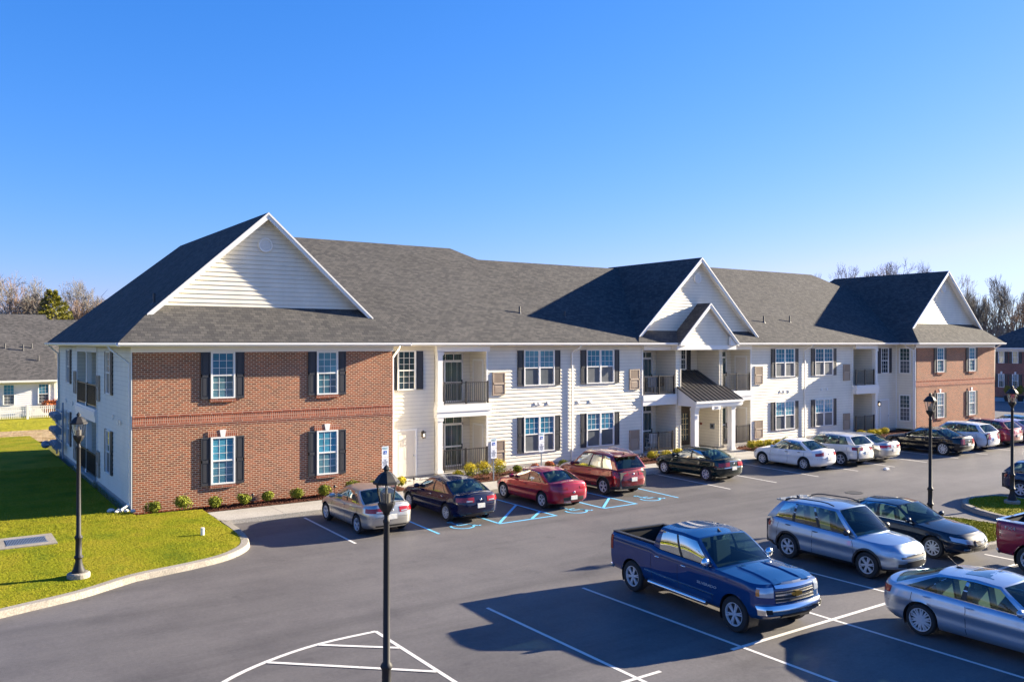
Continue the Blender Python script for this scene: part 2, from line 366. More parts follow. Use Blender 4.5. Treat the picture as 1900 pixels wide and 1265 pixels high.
# stone and mulch chips
def chips(name,regions,n,mat,s0,s1,z,label):
    V=np.zeros((n,4,3)); 
    for i in range(n):
        u0,u1,v0,v1=regions[rng.integers(len(regions))]
        c=np.array([rng.uniform(u0,u1),rng.uniform(v0,v1),z+rng.uniform(0,.03)])
        a=rng.normal(size=3); a/=np.linalg.norm(a); b=np.cross(a,rng.normal(size=3)); b/=np.linalg.norm(b); s=rng.uniform(s0,s1)
        c2=np.cross(a,b)
        V[i]=[c+a*s,c+(-a*.5+b*.8)*s,c+(-a*.5-b*.8)*s,c+c2*s*.8]
    f=np.arange(n)[:,None]*4
    F_=np.concatenate([f+[0,1,2],f+[0,2,3],f+[0,3,1],f+[1,3,2]])
    return np_mesh(name,V.reshape(-1,3),F_,mat,label)
def np_mesh(name,V,Fc,mat,label=None,kind=None,parent=None):
    me=bpy.data.meshes.new(name); k=Fc.shape[1]
    me.vertices.add(len(V)); me.vertices.foreach_set('co',V.astype(np.float32).ravel())
    me.loops.add(Fc.size); me.loops.foreach_set('vertex_index',Fc.astype(np.int32).ravel())
    me.polygons.add(len(Fc)); me.polygons.foreach_set('loop_start',np.arange(0,Fc.size,k,dtype=np.int32))
    me.update(calc_edges=True); me.validate()
    me.materials.append(mat)
    o=bpy.data.objects.new(name,me); COL.objects.link(o)
    if parent is not None: o.parent=parent
    return tag(o,label=label,kind=kind)
o=chips('mulch_chips',[(6.9,17,32.95,33.85),(19.6,36,32.9,35.3),(40.1,58,32.9,35.3)],9000,M['mulch'],.02,.05,.17,'loose bark mulch in the planting beds'); o['kind']='stuff'
o=chips('gravel',[(19.6,36,34.75,35.35),(40.1,56,34.75,35.35),(16.9,20.2,34.9,35.35)],2600,M['rock'],.02,.05,.17,'pale gravel strip at the foot of the siding'); o['kind']='stuff'
# grass blades
def grass(name,n,pts_fn,label,h0=.04,h1=.09,w=.012):
    P=pts_fn(n); n=len(P); a=rng.uniform(0,2*math.pi,n); h=rng.uniform(h0,h1,n); lean=rng.normal(0,.35,(n,2))*h[:,None]
    dx=np.stack([np.cos(a)*w,np.sin(a)*w,np.zeros(n)],1)
    V=np.stack([P-dx,P+dx,P+np.concatenate([lean,h[:,None]],1)],1).reshape(-1,3)
    Fc=np.arange(3*n).reshape(-1,3); o=np_mesh(name,V,Fc,M['grass'],label,'stuff'); return o
def lawn_pts(n):
    u=rng.uniform(-2,8.6,n); v=rng.uniform(23.5,48,n)**1.; out=[]
    keep=np.array([ (vv>curb_v(min(uu,9))+.3) and (uu<6.25 or vv<32.95) and not (1.65<uu<3.5 and 29.85<vv<31.6) and not(uu>8 and vv<27.6) for uu,vv in zip(u,v)])
    u,v=u[keep],v[keep]; z=np.array([lawn_z(a,b) for a,b in zip(u,v)])-.005
    return np.stack([u,v,z],1)
grass('grass',150000,lawn_pts,'short mown lawn beside the brick gable wall',.012,.034,.009)
# painted lines
LZ=.004
def strip(mb,p,q,w=.09,z=LZ,mi=0):
    d=Vector((q[0]-p[0],q[1]-p[1])).normalized(); n=Vector((-d.y,d.x))*w/2
    mb.poly([(p[0]-n.x,p[1]-n.y,z),(q[0]-n.x,q[1]-n.y,z),(q[0]+n.x,q[1]+n.y,z),(p[0]+n.x,p[1]+n.y,z)],mi)
mb=MB()
for a,b in [((29.92,31.0),(29.57,25.79)),((33.1,30.9),(32.72,25.76)),((36.31,30.8),(35.85,25.75)),((39.4,30.9),(39.08,25.75)),((42.4,30.9),(41.94,25.5)),((45.4,30.9),(45.0,25.48)),((48.45,30.9),(48.03,25.37)),((51.4,30.9),(51.07,25.25)),((54.5,30.9),(54.2,25.2)),((57.6,30.9),(57.3,25.2)),((60.7,30.9),(60.4,25.2)),((63.8,30.9),(63.5,25.2)),((11.68,30.57),(11.54,25.68))]:
    strip(mb,a,b,z=LZ)
for u,v0,v1 in [(8.4,17.62,8.0),(11.4,17.62,6.9),(14.42,17.62,6.9),(17.6,17.62,6.9),(20.7,17.62,6.9),(23.8,17.62,6.9),(26.9,13.4,6.9),(30,12.3,6.9)]:
    strip(mb,(u,v0),(u,v1),z=LZ)
tag(mb.build('parking_lines',M['white_line']),kind='structure')
mb=MB(); 
strip(mb,(11.0,12.26),(12.02,12.26),z=2*LZ); strip(mb,(14.1,12.26),(27.0,12.26),.11,z=2*LZ)
# hatched end island
arc=smooth([(8.4,17.6),(7.01,17.55),(5.77,17.19),(4.74,16.62),(3.9,15.8),(3.3,14.8)],4)
for p,q in zip(arc[:-1],arc[1:]): strip(mb,p,q,.11,z=2*LZ)
for p,q in [((7.01,17.5),(8.36,16.35)),((5.77,17.13),(8.36,14.75)),((4.74,16.55),(8.36,13.1)),((3.9,15.7),(8.36,11.4))]: strip(mb,p,q,.1,z=3*LZ)
tag(mb.build('hatched_island_paint',M['white_line']),kind='structure')
mb=MB()
B1=(14.73,30.6),(14.47,25.37)
strip(mb,*B1,z=LZ)
def hatch(u0,u1,v0,v1,hs):
    for p,q in [((u0,v0),(u0,v1)),((u1,v0),(u1,v1)),((u0-.05,v1),(u1+.05,v1))]: strip(mb,p,q,.1,z=LZ if p[0]==q[0] else 2*LZ)
    for a,b in hs: strip(mb,a,b,.11,z=3*LZ)
hatch(17.08,19.62,30.6,25.55,[((19.62,28.16),(17.08,25.6)),((19.6,26.53),(18.53,25.6)),((19.62,29.6),(17.08,27.1)),((18.5,30.3),(17.08,28.8))])
hatch(22.05,23.75,30.6,25.6,[((23.7,27.2),(22.08,25.7)),((23.72,29.0),(22.08,27.4)),((23.72,30.5),(22.08,29.1))])
strip(mb,(26.45,30.6),(26.13,25.59),z=LZ)
tag(mb.build('accessible_bay_lines',M['blue_line']),kind='structure')
# accessibility symbols painted on the asphalt (figure head toward the stall)
def isa(cu,cv,s=1.):
    mb=MB(); z=LZ*2; w=.075
    def arcs(cx,cy,r,a0,a1,n=14):
        pp=[(cx+r*math.cos(math.radians(a0+(a1-a0)*i/n)),cy+r*math.sin(math.radians(a0+(a1-a0)*i/n))) for i in range(n+1)]
        for p,q in zip(pp[:-1],pp[1:]): mb2(p,q)
    def mb2(p,q): strip(mb,(cu+p[0]*s,cv+p[1]*s),(cu+q[0]*s,cv+q[1]*s),w*s,z)
    arcs(0,-.12,.36,150,385)
    mb2((-.05,.42),(-.05,.02)); mb2((-.05,.02),(.30,.02)); mb2((.30,.04),(.45,-.34)); mb2((.45,-.34),(.58,-.28)); mb2((-.05,.24),(.22,.24))
    arcs(-.05,.56,.07,0,360,8)
    o=mb.build('accessible_symbol',M['blue_line']); tag(o,kind='structure')
for c in [(15.75,26.1),(20.8,25.95),(24.95,26.2)]: isa(*c,1.15)
# planted kerb islands at the right
def island(pts,name,label,n):
    ps=smooth(pts+[pts[0]],4)[:-1]
    kerb('kerb',ps,w=.26,closed=True,side=1)
    c=Vector((sum(p[0] for p in ps)/len(ps),sum(p[1] for p in ps)/len(ps)))
    ins=[tuple(Vector(p)+(c-Vector(p)).normalized()*.2) for p in ps]
    mb=MB(); mb.poly([(x,y,.145) for x,y in ins]); tag(mb.build('island_lawn',M['lawn']),kind='structure')
    us=[p[0] for p in ins]; vs=[p[1] for p in ins]
    def inside(x,y):
        r=False; j=len(ins)-1
        for i in range(len(ins)):
            if (ins[i][1]>y)!=(ins[j][1]>y) and x<(ins[j][0]-ins[i][0])*(y-ins[i][1])/(ins[j][1]-ins[i][1])+ins[i][0]: r=not r
            j=i
        return r
    def fn(m):
        P=[(rng.uniform(min(us),max(us)),rng.uniform(min(vs),max(vs))) for _ in range(m)]
        P=[p for p in P if inside(*p)]; return np.array([(a,b,.14) for a,b in P])
    grass('island_grass',n,fn,label,.03,.07)
island([(36.4,18.2),(35.4,18.35),(34.5,18.1),(33.6,17.5),(32.85,16.4),(32.5,15.0),(32.5,11),(37.2,11),(37.2,17.2)],'a','green grass filling the kerbed island around the lamp post',14000)
island([(31.2,16.4),(30.6,17.3),(29.2,17.6),(28.0,17.3),(27.4,16.2),(27.3,14.2),(27.5,13.6),(31.0,13.6),(31.3,14.6)],'b','bright grass on the island between the parked dark car and red pickup',12000)
# ---------------------------------------------------------------- apartment building
EAVE=6.5
B=empty('apartment_building',(37.96,34.5,0),label='long two-storey apartment building with brick end wings, cream siding and dark shingle roof',cat='building')
B.location=(0,0,0)
FRONT=F((0,35.4),(1,0),(0,-1)); FL=F((0,33.9),(1,0),(0,-1)); LEFT=F((6.34,0),(0,1),(-1,0)); RS=F((58.39,0),(0,1),(-1,0))
VS_,VB=35.4,36.95
# brick walls
def brick_wall(u0,u1,label):
    mb=MB(); fr=FL
    for z0,z1,mi,d in [(0.05,3.30,0,0),(3.30,3.38,2,.012),(3.38,3.48,2,.03),(3.48,3.72,1,.012),(3.72,3.80,2,.03),(3.80,6.2,0,0)]:
        fr.box(mb,u0,u1,-.15,d,z0,z1,mi)
    o=mb.build('brick_wall',[M['brick'],M['brick_belt'],M['brick_row']],B); return o
brick_wall(6.34,16.97,''); brick_wall(58.39,69.57,'')
for a_,b_ in ((6.30,17.0),(58.36,69.6)): mb=MB(); FL.box(mb,a_,b_,-.1,.05,6.14,6.36); FL.box(mb,a_,b_,.05,.085,6.30,6.37); mb.build('frieze_board',M['white'],B)
VAR=[0]
def pane_set(fr,a0,a1,z0,z1,double=False,grid=True,mats=('pane_up','pane_low'),lowgrid=True,d=.02,parent=B,fw=.055,rows=3,cols=3):
    """double-hung window: frame mesh with pane children"""
    v_=VAR[0]%5; VAR[0]+=1
    if mats[0]=='pane_up': mats=({0:'pane_up',1:'pane_up_b',2:'pane_up',3:'pane_up_c',4:'pane_up_b'}[v_],mats[1])
    if mats[1]=='pane_low' and v_ in (1,3): mats=(mats[0],'pane_low_b')
    if mats[1]=='pane_brick' and v_ in (1,2): mats=(mats[0],'pane_brick_b')
    mb=MB(); t=.075
    for q in ((a0,a1,z0,z0+fw),(a0,a1,z1-fw,z1),(a0,a0+fw,z0+fw,z1-fw),(a1-fw,a1,z0+fw,z1-fw)): fr.box(mb,q[0],q[1],-.02,t,q[2],q[3])
    units=[(a0+fw,a1-fw)] if not double else [(a0+fw,(a0+a1)/2-.04),((a0+a1)/2+.04,a1-fw)]
    if double: fr.box(mb,(a0+a1)/2-.04,(a0+a1)/2+.04,-.02,t,z0+fw,z1-fw)
    zm=(z0+z1)/2; up=MB(); lo=MB()
    for b0,b1 in units:
        fr.box(mb,b0,b1,-.01,t-.012,zm-.028,zm+.028)
        fr.box(mb,b0,b0+.03,-.01,t-.02,z0+fw,z1-fw); fr.box(mb,b1-.03,b1,-.01,t-.02,z0+fw,z1-fw)
        for w in (up,lo):
            zz0,zz1=(zm,z1-fw) if w is up else (z0+fw,zm); dd=d+.014 if w is up else d
            fr.quad(w,b0,b1,dd,zz0,zz1)
            if grid and (w is up or lowgrid):
                for i in range(1,cols): x=b0+(b1-b0)*i/cols; fr.box(mb,x-.008,x+.008,dd,dd+.008,zz0,zz1)
                for i in range(1,rows): z=zz0+(zz1-zz0)*i/rows; fr.box(mb,b0,b1,dd,dd+.006,z-.008,z+.008)
    o=mb.build('window',M['white'],parent)
    up.build('pane',M[mats[0]],o); lo.build('pane',M[mats[1]],o); return o
def shutter(fr,a0,a1,z0,z1,parent=B):
    mb=MB(); fr.box(mb,a0,a1,0.0,.035,z0,z1); s=.045
    zm=z0+(z1-z0)*.5
    for q in ((a0,a1,z0,z0+.10),(a0,a1,z1-.06,z1),(a0,a1,zm-.06,zm+.06)): fr.box(mb,q[0],q[1],.03,.058,q[2],q[3])
    for q in ((a0,a0+s),(a1-s,a1)): fr.box(mb,q[0],q[1],.03,.058,z0+.1,z1-.06)
    for y0,y1 in ((z0+.13,zm-.09),(zm+.09,z1-.09)): fr.box(mb,a0+s+.03,a1-s-.03,.03,.05,y0,y1)
    mb.build('shutter',M['shutter'],parent)
def shut_pair(fr,a0,a1,z0,z1,w=.36):
    shutter(fr,a0-w-.02,a0-.02,z0,z1); shutter(fr,a1+.02,a1+w+.02,z0,z1)
def brick_window(a0,up):
    a1=a0+.94; z0,z1=(4.34,6.14) if up else (1.0,2.84)
    pane_set(FL,a0,a1,z0,z1,mats=('pane_up','pane_brick'))
    shut_pair(FL,a0,a1,z0-.02,z1,.34)
    mb=MB(); n=12
    for i in range(n):
        x=a0-.03+(a1-a0+.06)*i/n; FL.box(mb,x+.006,x+(a1-a0+.06)/n-.006,0,.075,z0-.14,z0-.02,0)
    FL.box(mb,a0-.03,a1+.03,0,.062,z0-.135,z0-.025,1)
    mb.build('brick_sill',[M['brick_row'],M['brick_belt']],B)
    if not up:
        mb=MB(); FL.box(mb,a0-.1,a1+.1,0,.03,z1+.01,z1+.22); mb.build('brick_arch',M['brick_belt'],B)
        mb=MB(); c=(a0+a1)/2
        P=[FL.p(c-.08,.05,z1+.01),FL.p(c+.08,.05,z1+.01),FL.p(c+.125,.05,z1+.27),FL.p(c-.125,.05,z1+.27)]
        mb.prism(P,(0,.05,0)); mb.build('keystone',M['white'],B)
for a in (9.16,13.47,61.13,65.6):
    for up in (0,1): brick_window(a,up)
# siding walls
def sid(fr,a0,a1,z0,z1,holes=(),lim=None,name='siding_wall',backing=True):
    mb=MB(); siding(mb,fr,a0,a1,z0,z1,lim,holes)
    if backing and not lim and not holes: fr.box(mb,a0,a1,-.12,-.031,z0,z1)
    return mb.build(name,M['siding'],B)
Z0,Z1=.30,6.36
for a0,a1 in ((16.97,19.94),(22.88,33.28),(42.45,53.08),(55.68,58.39)): sid(FRONT,a0,a1,Z0,Z1)
sid(RS,33.9,35.4,Z0,Z1)
sid(LEFT,33.92,41.6,.42,6.36); sid(LEFT,47.47,54.4,.42,6.36)
for fr,a0,a1 in ((FRONT,16.97,19.94),(FRONT,22.88,33.28),(FRONT,42.45,53.08),(FRONT,55.68,58.39),(LEFT,33.92,54.4)):
    mb=MB(); fr.box(mb,a0,a1,-.15,-.005,-.05,.31 if fr is FRONT else .43); mb.build('foundation',M['concrete'],B)
# corner posts
mb=MB()
for fr,a,z0 in ((FRONT,22.84,.3),(FRONT,33.24,.3),(FRONT,42.41,.3),(FRONT,53.04,.3),(RS,35.33,.3),(RS,33.89,.3),(LEFT,33.9,.3),(LEFT,41.54,.35),(LEFT,47.44,.35),(LEFT,54.35,.35)):
    fr.box(mb,a,a+.09,-.02,.03,z0,6.36)
mb.build('corner_trim',M['white'],B)
# windows on siding
for a0 in (25.1,29.2,44.77,48.85):
    for z0,z1 in ((4.31,6.14),(.92,2.75)):
        pane_set(FRONT,a0,a0+1.95,z0,z1,double=True,lowgrid=False); shut_pair(FRONT,a0,a0+1.95,z0,z1-.02,.36)
for a0 in (17.96,56.43):
    pane_set(FRONT,a0,a0+.96,4.31,6.14,mats=('pane_dark','pane_dark'))
    shutter(FRONT,a0+.98,a0+1.34,4.33,6.12); shutter(FRONT,a0-.38,a0-.02,4.33,6.12)
for z0,z1 in ((4.29,6.14),(.86,2.75)): pane_set(RS,34.26,35.13,z0,z1,lowgrid=True,mats=('pane_vert','pane_low'))
# left side wall windows with shutters
for v in (38.1,49.9):
    for z0,z1 in ((4.37,6.15),(1.1,2.9)):
        pane_set(LEFT,v,v+.95,z0,z1,mats=('pane_dark','pane_low'),lowgrid=False); shut_pair(LEFT,v,v+.95,z0,z1,.34)
# louvred air vents
def louver(fr,a0,z0,w=.73,h=1.13):
    mb=MB(); fr.box(mb,a0,a0+w,0,.03,z0,z0+h); s=.05
    for q in ((a0,a0+w,z0,z0+s),(a0,a0+w,z0+h-s,z0+h),(a0,a0+w,z0+h*.47,z0+h*.55)): fr.box(mb,q[0],q[1],.03,.07,q[2],q[3])
    for q in ((a0,a0+s),(a0+w-s,a0+w)): fr.box(mb,q[0],q[1],.03,.07,z0+s,z0+h-s)
    n=9
    for i in range(n):
        x=a0+s+(w-2*s)*(i+.5)/n; fr.box(mb,x-.016,x+.016,.03,.06,z0+h*.55,z0+h-s)
    fr.box(mb,a0+.1,a0+w-.1,.03,.05,z0+.1,z0+h*.42)
    for i in range(6): z=z0+.12+i*.055; fr.box(mb,a0+.13,a0+w-.13,.05,.062,z,z+.02)
    mb.build('air_vent_louver',M['louver'],B)
for a in (23.21,32.30,42.82,52.0):
    louver(FRONT,a,3.9); louver(FRONT,a,.53)
for v in (40.8,47.7): louver(LEFT,v,3.95); louver(LEFT,v,.62)
# dryer vents
for a,z in ((25.87,3.38),(26.11,3.38),(26.67,3.38),(28.67,3.36),(29.49,3.36),(45.35,3.38),(45.71,3.38),(46.2,3.38),(49.6,3.38),(50.2,3.38)):
    mb=MB(); FRONT.box(mb,a-.085,a+.085,0,.024,z-.085,z+.085)
    P=[FRONT.p(a-.055,.024,z+.055),FRONT.p(a-.055,.05,z-.03),FRONT.p(a-.055,.05,z-.06),FRONT.p(a-.055,.024,z-.06)]
    mb.prism(P,(.11,0,0)); mb.build('dryer_vent',M['white'],B)
for v,z in ((36.0,3.4),(36.5,3.4),(37.6,3.5),(49,3.4),(51.5,3.4)):
    mb=MB(); LEFT.box(mb,v-.09,v+.09,0,.06,z-.1,z+.1); mb.build('dryer_vent',M['white'],B)
# doors on the facade
def panel_door(fr,a0,a1,z0,z1,mat='cream_door',frame=True,knob=True,name='door'):
    mb=MB(); fr.box(mb,a0,a1,0,.02,z0,z1); w=a1-a0
    for c in (0,1):
        for r0,r1 in ((.06,.30),(.36,.70),(.76,.93)):
            x0=a0+w*(.13 if c==0 else .55); x1=x0+w*.32
            P0,P1=z0+(z1-z0)*r0,z0+(z1-z0)*r1
            for q in ((x0,x1,P0,P0+.02),(x0,x1,P1-.02,P1),(x0,x0+.02,P0,P1),(x1-.02,x1,P0,P1)): fr.box(mb,q[0],q[1],.02,.026,q[2],q[3])
    o=mb.build(name,M[mat],B)
    if frame:
        mb=MB(); t=.09
        for q in ((a0-t,a0,z0,z1+t),(a1,a1+t,z0,z1+t),(a0,a1,z1,z1+t)): fr.box(mb,q[0],q[1],0,.032,q[2],q[3])
        mb.build('door_frame',M['white'],o)
    if knob:
        mb=MB(); p=fr.p(a0+w*.9,.07,z0+.95); mb.ell(p,(.035,.035,.035),8); mb.build('door_handle',M['grey_metal'],o)
    return o
panel_door(FRONT,17.9,18.9,.32,2.42); panel_door(FRONT,56.42,57.4,.32,2.38)
def wall_lamp(fr,a,z,lit=False):
    mb=MB(); fr.box(mb,a-.06,a+.06,0,.03,z-.1,z+.16); fr.box(mb,a-.08,a+.08,.05,.21,z+.12,z+.16); fr.box(mb,a-.02,a+.02,.02,.14,z+.16,z+.2)
    for x in (-.07,.06):
        for d in (.06,.19): fr.box(mb,a+x,a+x+.012,d,d+.012,z-.14,z+.12)
    fr.box(mb,a-.07,a+.07,.06,.2,z-.16,z-.14); o=mb.build('wall_lamp',M['bronze'],B)
    mb=MB(); p=fr.p(a,.13,z-.02); mb.ell(p,(.04,.04,.07),8); m=M.get('bulb')
    mb.build('bulb',M['bulb'],o)
m,nt,b=new_mat('lit_bulb'); b.inputs['Base Color'].default_value=(1,.8,.5,1); b.inputs['Emission Color'].default_value=(1,.72,.4,1); b.inputs['Emission Strength'].default_value=1.2; M['bulb']=m
wall_lamp(FRONT,19.29,2.2); wall_lamp(FRONT,56.12,2.15)
# ---- balconies
def sliding_door(fr,a0,a1,z0,z1,mats=('pane_vert','pane_vert')):
    mb=MB(); f=.07; zt=z1-.42
    for q in ((a0,a1,z0,z0+.06),(a0,a1,zt-.05,zt+.06),(a0,a1,z1-f,z1),(a0,a0+f,z0,z1),(a1-f,a1,z0,z1)): fr.box(mb,q[0],q[1],0,.07,q[2],q[3])
    m_=(a0+a1)/2-.12; fr.box(mb,m_,m_+.09,0,.09,z0,zt); fr.box(mb,a0+f,a1-f,.03,.05,(z0+zt)/2-.1,(z0+zt)/2-.02)
    for i in range(1,4): x=a0+f+(a1-a0-2*f)*i/4; fr.box(mb,x-.012,x+.012,.02,.05,zt+.06,z1-f)
    for i in (1,2,3,4,5):
        x=a0+(a1-a0)*i/6; fr.box(mb,x-.006,x+.006,.025,.035,z0,zt)
    o=mb.build('sliding_door',M['white'],B)
    mb=MB(); fr.quad(mb,a0+f,a1-f,.02,z0,z1-f); mb.build('pane',M[mats[0]],o); 
    mb=MB(); p=fr.p(a1-.12,.1,z0+1.0); fr.box(mb,a1-.1,a1-.06,.07,.12,z0+.85,z0+1.1); mb.build('door_handle',M['black'],o)
def railing(fr,a0,a1,z,mid=True,d=.0):
    mb=MB(); h=1.05; ps=[a0+.03,a1-.03]+([(a0+a1)/2] if mid else [])
    for a in ps: fr.box(mb,a-.035,a+.035,d-.035,d+.035,z,z+h+.04)
    fr.box(mb,a0,a1,d-.025,d+.025,z+h-.04,z+h); fr.box(mb,a0,a1,d-.02,d+.02,z+.08,z+.12)
    n=int((a1-a0)/.115)
    for i in range(1,n): a=a0+(a1-a0)*i/n; fr.box(mb,a-.009,a+.009,d-.009,d+.009,z+.12,z+h-.04)
    mb.build('railing',M['bronze'],B)
def balcony(fr,a0,a1,depth,inner_door=True,sd=None,fz=3.55,gz=.34,out=0.,xl=0.,xr=0.):
    bk=F((fr.o[0]-fr.n[0]*depth,fr.o[1]-fr.n[1]*depth),fr.t,fr.n)
    sl=lambda a,s:F((fr.p(a,0,0)[0],fr.p(a,0,0)[1]),(-fr.n[0],-fr.n[1]),(fr.t[0]*s,fr.t[1]*s))
    mb=MB(); siding(mb,bk,a0,a1,gz,6.36); bk.box(mb,a0-.1,a1+.1,-.12,-.04,gz,6.36)
    for a,s in ((a0,1),(a1,-1)): siding(mb,sl(a,s),0,depth,gz,6.36); sl(a,s).box(mb,0,depth,-.10,-.031,gz,6.36)
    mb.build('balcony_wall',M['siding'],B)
    mb=MB(); fr.box(mb,a0-.02,a1+.02,-depth,.06,2.97,3.0); mb.build('soffit',M['soffit'],B)
    mb=MB(); fr.box(mb,a0-.02,a1+.02,-depth,-.06,6.14,6.2); mb.build('soffit',M['soffit'],B)
    mb=MB(); fr.box(mb,a0-.03,a1+.03,-depth,0,3.44,fz); fr.box(mb,a0-.03-xl,a1+.03+xr,0,.09+out,3.44,fz); fr.box(mb,a0-.06-xl,a1+.06+xr,.0,.12+out,3.22,3.44); fr.box(mb,a0-.06-xl,a1+.06+xr,0,.085+out,2.96,3.22); mb.build('balcony_floor',M['white'],B)
    mb=MB(); fr.box(mb,a0-.02-xl,a1+.02+xr,-depth,.16+out,.1,gz); mb.build('patio_slab',M['concrete'],B)
    mb=MB(); fr.box(mb,a0-.03-xl,a1+.03+xr,-.1 if not out else 0,.045+out,6.08,6.352); mb.build('beam',M['white'],B)
    if sd:
        sliding_door(bk,sd[0],sd[1],fz,6.0); sliding_door(bk,sd[0],sd[1],gz,2.85)
    if inner_door:
        s=sl(a1,-1)
        panel_door(s,.35,1.15,fz,fz+2.05,knob=False); panel_door(s,.35,1.15,gz,gz+2.05,knob=False)
balcony(FRONT,20.25,22.86,1.55,sd=(20.4,22.42),out=.24,xl=.3); railing(FRONT,20.3,22.84,3.56,d=.2); railing(FRONT,20.3,22.8,.35,d=.2)
balcony(FRONT,33.33,35.86,1.55,sd=(33.6,35.5),inner_door=False); railing(FRONT,33.36,35.83,3.56); railing(FRONT,33.36,35.7,.35)
balcony(FRONT,39.88,42.43,1.55,sd=(39.95,41.96)); railing(FRONT,39.9,42.4,3.56); railing(FRONT,39.9,42.4,.35)
balcony(FRONT,53.12,55.38,1.55,sd=(53.2,55.0),inner_door=False,out=.24,xr=.3); railing(FRONT,53.15,55.34,3.56,d=.2); railing(FRONT,53.15,55.34,.35,d=.2)
balcony(LEFT,41.66,47.42,1.6,sd=(44.9,46.9),inner_door=False,gz=.42); 
for a in (41.68,44.62): railing(LEFT,a,a+2.75,3.56,mid=False); railing(LEFT,a,a+2.75,.44,mid=False)
def column(fr,a,w,z0,z1,d0=-.16,d1=.14,name='post'):
    mb=MB(); fr.box(mb,a-w/2,a+w/2,d0,d1,z0,z1)
    for zz in (z0,z1-.16): fr.box(mb,a-w/2-.035,a+w/2+.035,d0-.035,d1+.035,zz,zz+.16)
    mb.build(name,M['white'],B)
for a in (20.1,55.53): column(FRONT,a,.26,.30,2.96,.0,.27); column(FRONT,a,.26,3.56,6.07,.0,.27)
column(LEFT,44.54,.2,.42,2.96,-.2,.02); column(LEFT,44.54,.2,3.56,6.2,-.2,.02)
# ---- entrance bay
for a0,a1 in ((35.9,36.33),(39.58,39.84)):
    mb=MB(); siding(mb,FRONT,a0,a1,.2,6.1); FRONT.box(mb,a0,a1,-.4,-.031,.2,6.1); FRONT.box(mb,a1-.06,a1+.005,-.05,.03,.2,6.1); FRONT.box(mb,a0-.005,a0+.05,-.05,.03,.2,6.1); mb.build('siding_pier',[M['siding'],M['white']],B)
EB=F((0,37.15),(1,0),(0,-1))
mb=MB(); siding(mb,EB,36.33,39.58,.2,6.36); EB.box(mb,36.2,39.7,-.12,-.04,.2,6.36)
s1=F((39.58,35.4),(0,1),(-1,0)); s0=F((36.33,35.4),(0,1),(1,0))
siding(mb,s1,0,1.75,.2,6.36); siding(mb,s0,0,1.75,.2,6.36); s1.box(mb,0,1.75,-.1,-.035,.2,6.36); s0.box(mb,0,1.75,-.1,-.035,.2,6.36)
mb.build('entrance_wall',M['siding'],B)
pane_set(EB,37.3,38.55,4.86,6.12,double=True,mats=('pane_dark','pane_dark'),rows=2); shutter(EB,38.6,38.94,4.84,6.1)
mb=MB(); FRONT.box(mb,33.3,42.44,-.1,.12,6.08,6.38); mb.build('beam',M['white'],B)
mb=MB(); FRONT.box(mb,36.33,39.58,-1.75,-.06,6.14,6.2); mb.build('soffit',M['soffit'],B)
# glazed entrance doors
mb=MB()
for a in (37.0,37.93):
    for q in ((a,a+.9,.25,.55),(a,a+.9,2.2,2.34),(a,a+.14,.55,2.2),(a+.76,a+.9,.55,2.2)): EB.box(mb,q[0],q[1],.03,.09,q[2],q[3])
EB.box(mb,36.9,38.93,.02,.07,2.34,2.95)
dr=mb.build('entrance_door',pmat('door_brown',(.04,.03,.025),.4),B)
mb=MB()
for a in (37.0,37.93):
    for i in (1,2): x=a+.14+.62*i/3; EB.box(mb,x-.012,x+.012,.06,.075,.55,2.2)
    for i in range(1,5): z=.55+1.65*i/5; EB.box(mb,a+.14,a+.76,.06,.075,z-.012,z+.012)
mb.build('glazing_bars',pmat('bars_cream',(.7,.62,.4),.5),dr)
mb=MB(); 
for a in (37.0,37.93): EB.quad(mb,a+.14,a+.76,.05,.55,2.2)
mb.build('pane',M['pane_dark'],dr)
# canopy
ca=Vector((0,33.92,3.16)); cb=Vector((0,37.12,4.80))
def cpt(t,h=0): 
    p=ca.lerp(cb,t); return (p.y,p.z+h)
mb=MB()
tS=(35.42-33.92)/3.2
def seg(u0,u1,t0,t1,h0,h1,mi=0):
    y0,z0=cpt(t0);y1,z1=cpt(t1)
    mb.add([(u0,y0,z0+h0),(u1,y0,z0+h0),(u1,y1,z1+h0),(u0,y1,z1+h0),(u0,y0,z0+h1),(u1,y0,z0+h1),(u1,y1,z1+h1),(u0,y1,z1+h1)],[(0,3,2,1),(4,5,6,7),(0,1,5,4),(1,2,6,5),(2,3,7,6),(3,0,4,7)],mi)
seg(36.02,40.0,-.02,tS,-.03,.02); seg(36.36,39.55,tS,1,-.03,.02)
n=11
for i in range(n+1):
    u=36.04+3.92*i/n
    if 36.36<u<39.55: seg(u-.014,u+.014,-.02,1,.02,.065)
    else: seg(u-.014,u+.014,-.02,tS,.02,.065)
mb.build('canopy_roof',M['metal_roof'],B)
mb=MB()
yS,zS=cpt(tS)
for u in (36.08,39.86): 
    mb.prism([(u,33.98,2.86),(u,35.38,2.86),(u,35.38,zS-.06),(u,33.98,3.12)],(.08,0,0))
mb.box((36.0,33.93,2.86),(40.02,34.02,3.13)); mb.box((36.06,33.98,2.78),(39.96,34.3,2.9)); mb.box((36.0,33.84,3.05),(40.02,33.93,3.17))
mb.build('canopy_beam',M['white'],B)
mb=MB(); mb.box((36.16,34.3,2.88),(39.86,35.38,2.90)); mb.box((36.36,35.42,2.95),(39.55,37.1,2.97)); mb.build('soffit',M['soffit'],B)
CP=F((0,34.32),(1,0),(0,-1))
for a in (36.35,39.45): column(CP,a,.32,.16,2.78,-.16,.16)
mb=MB(); mb.box((37.28,33.86,2.66),(38.02,33.90,2.86)); sg=mb.build('number_sign',M['white'],B)
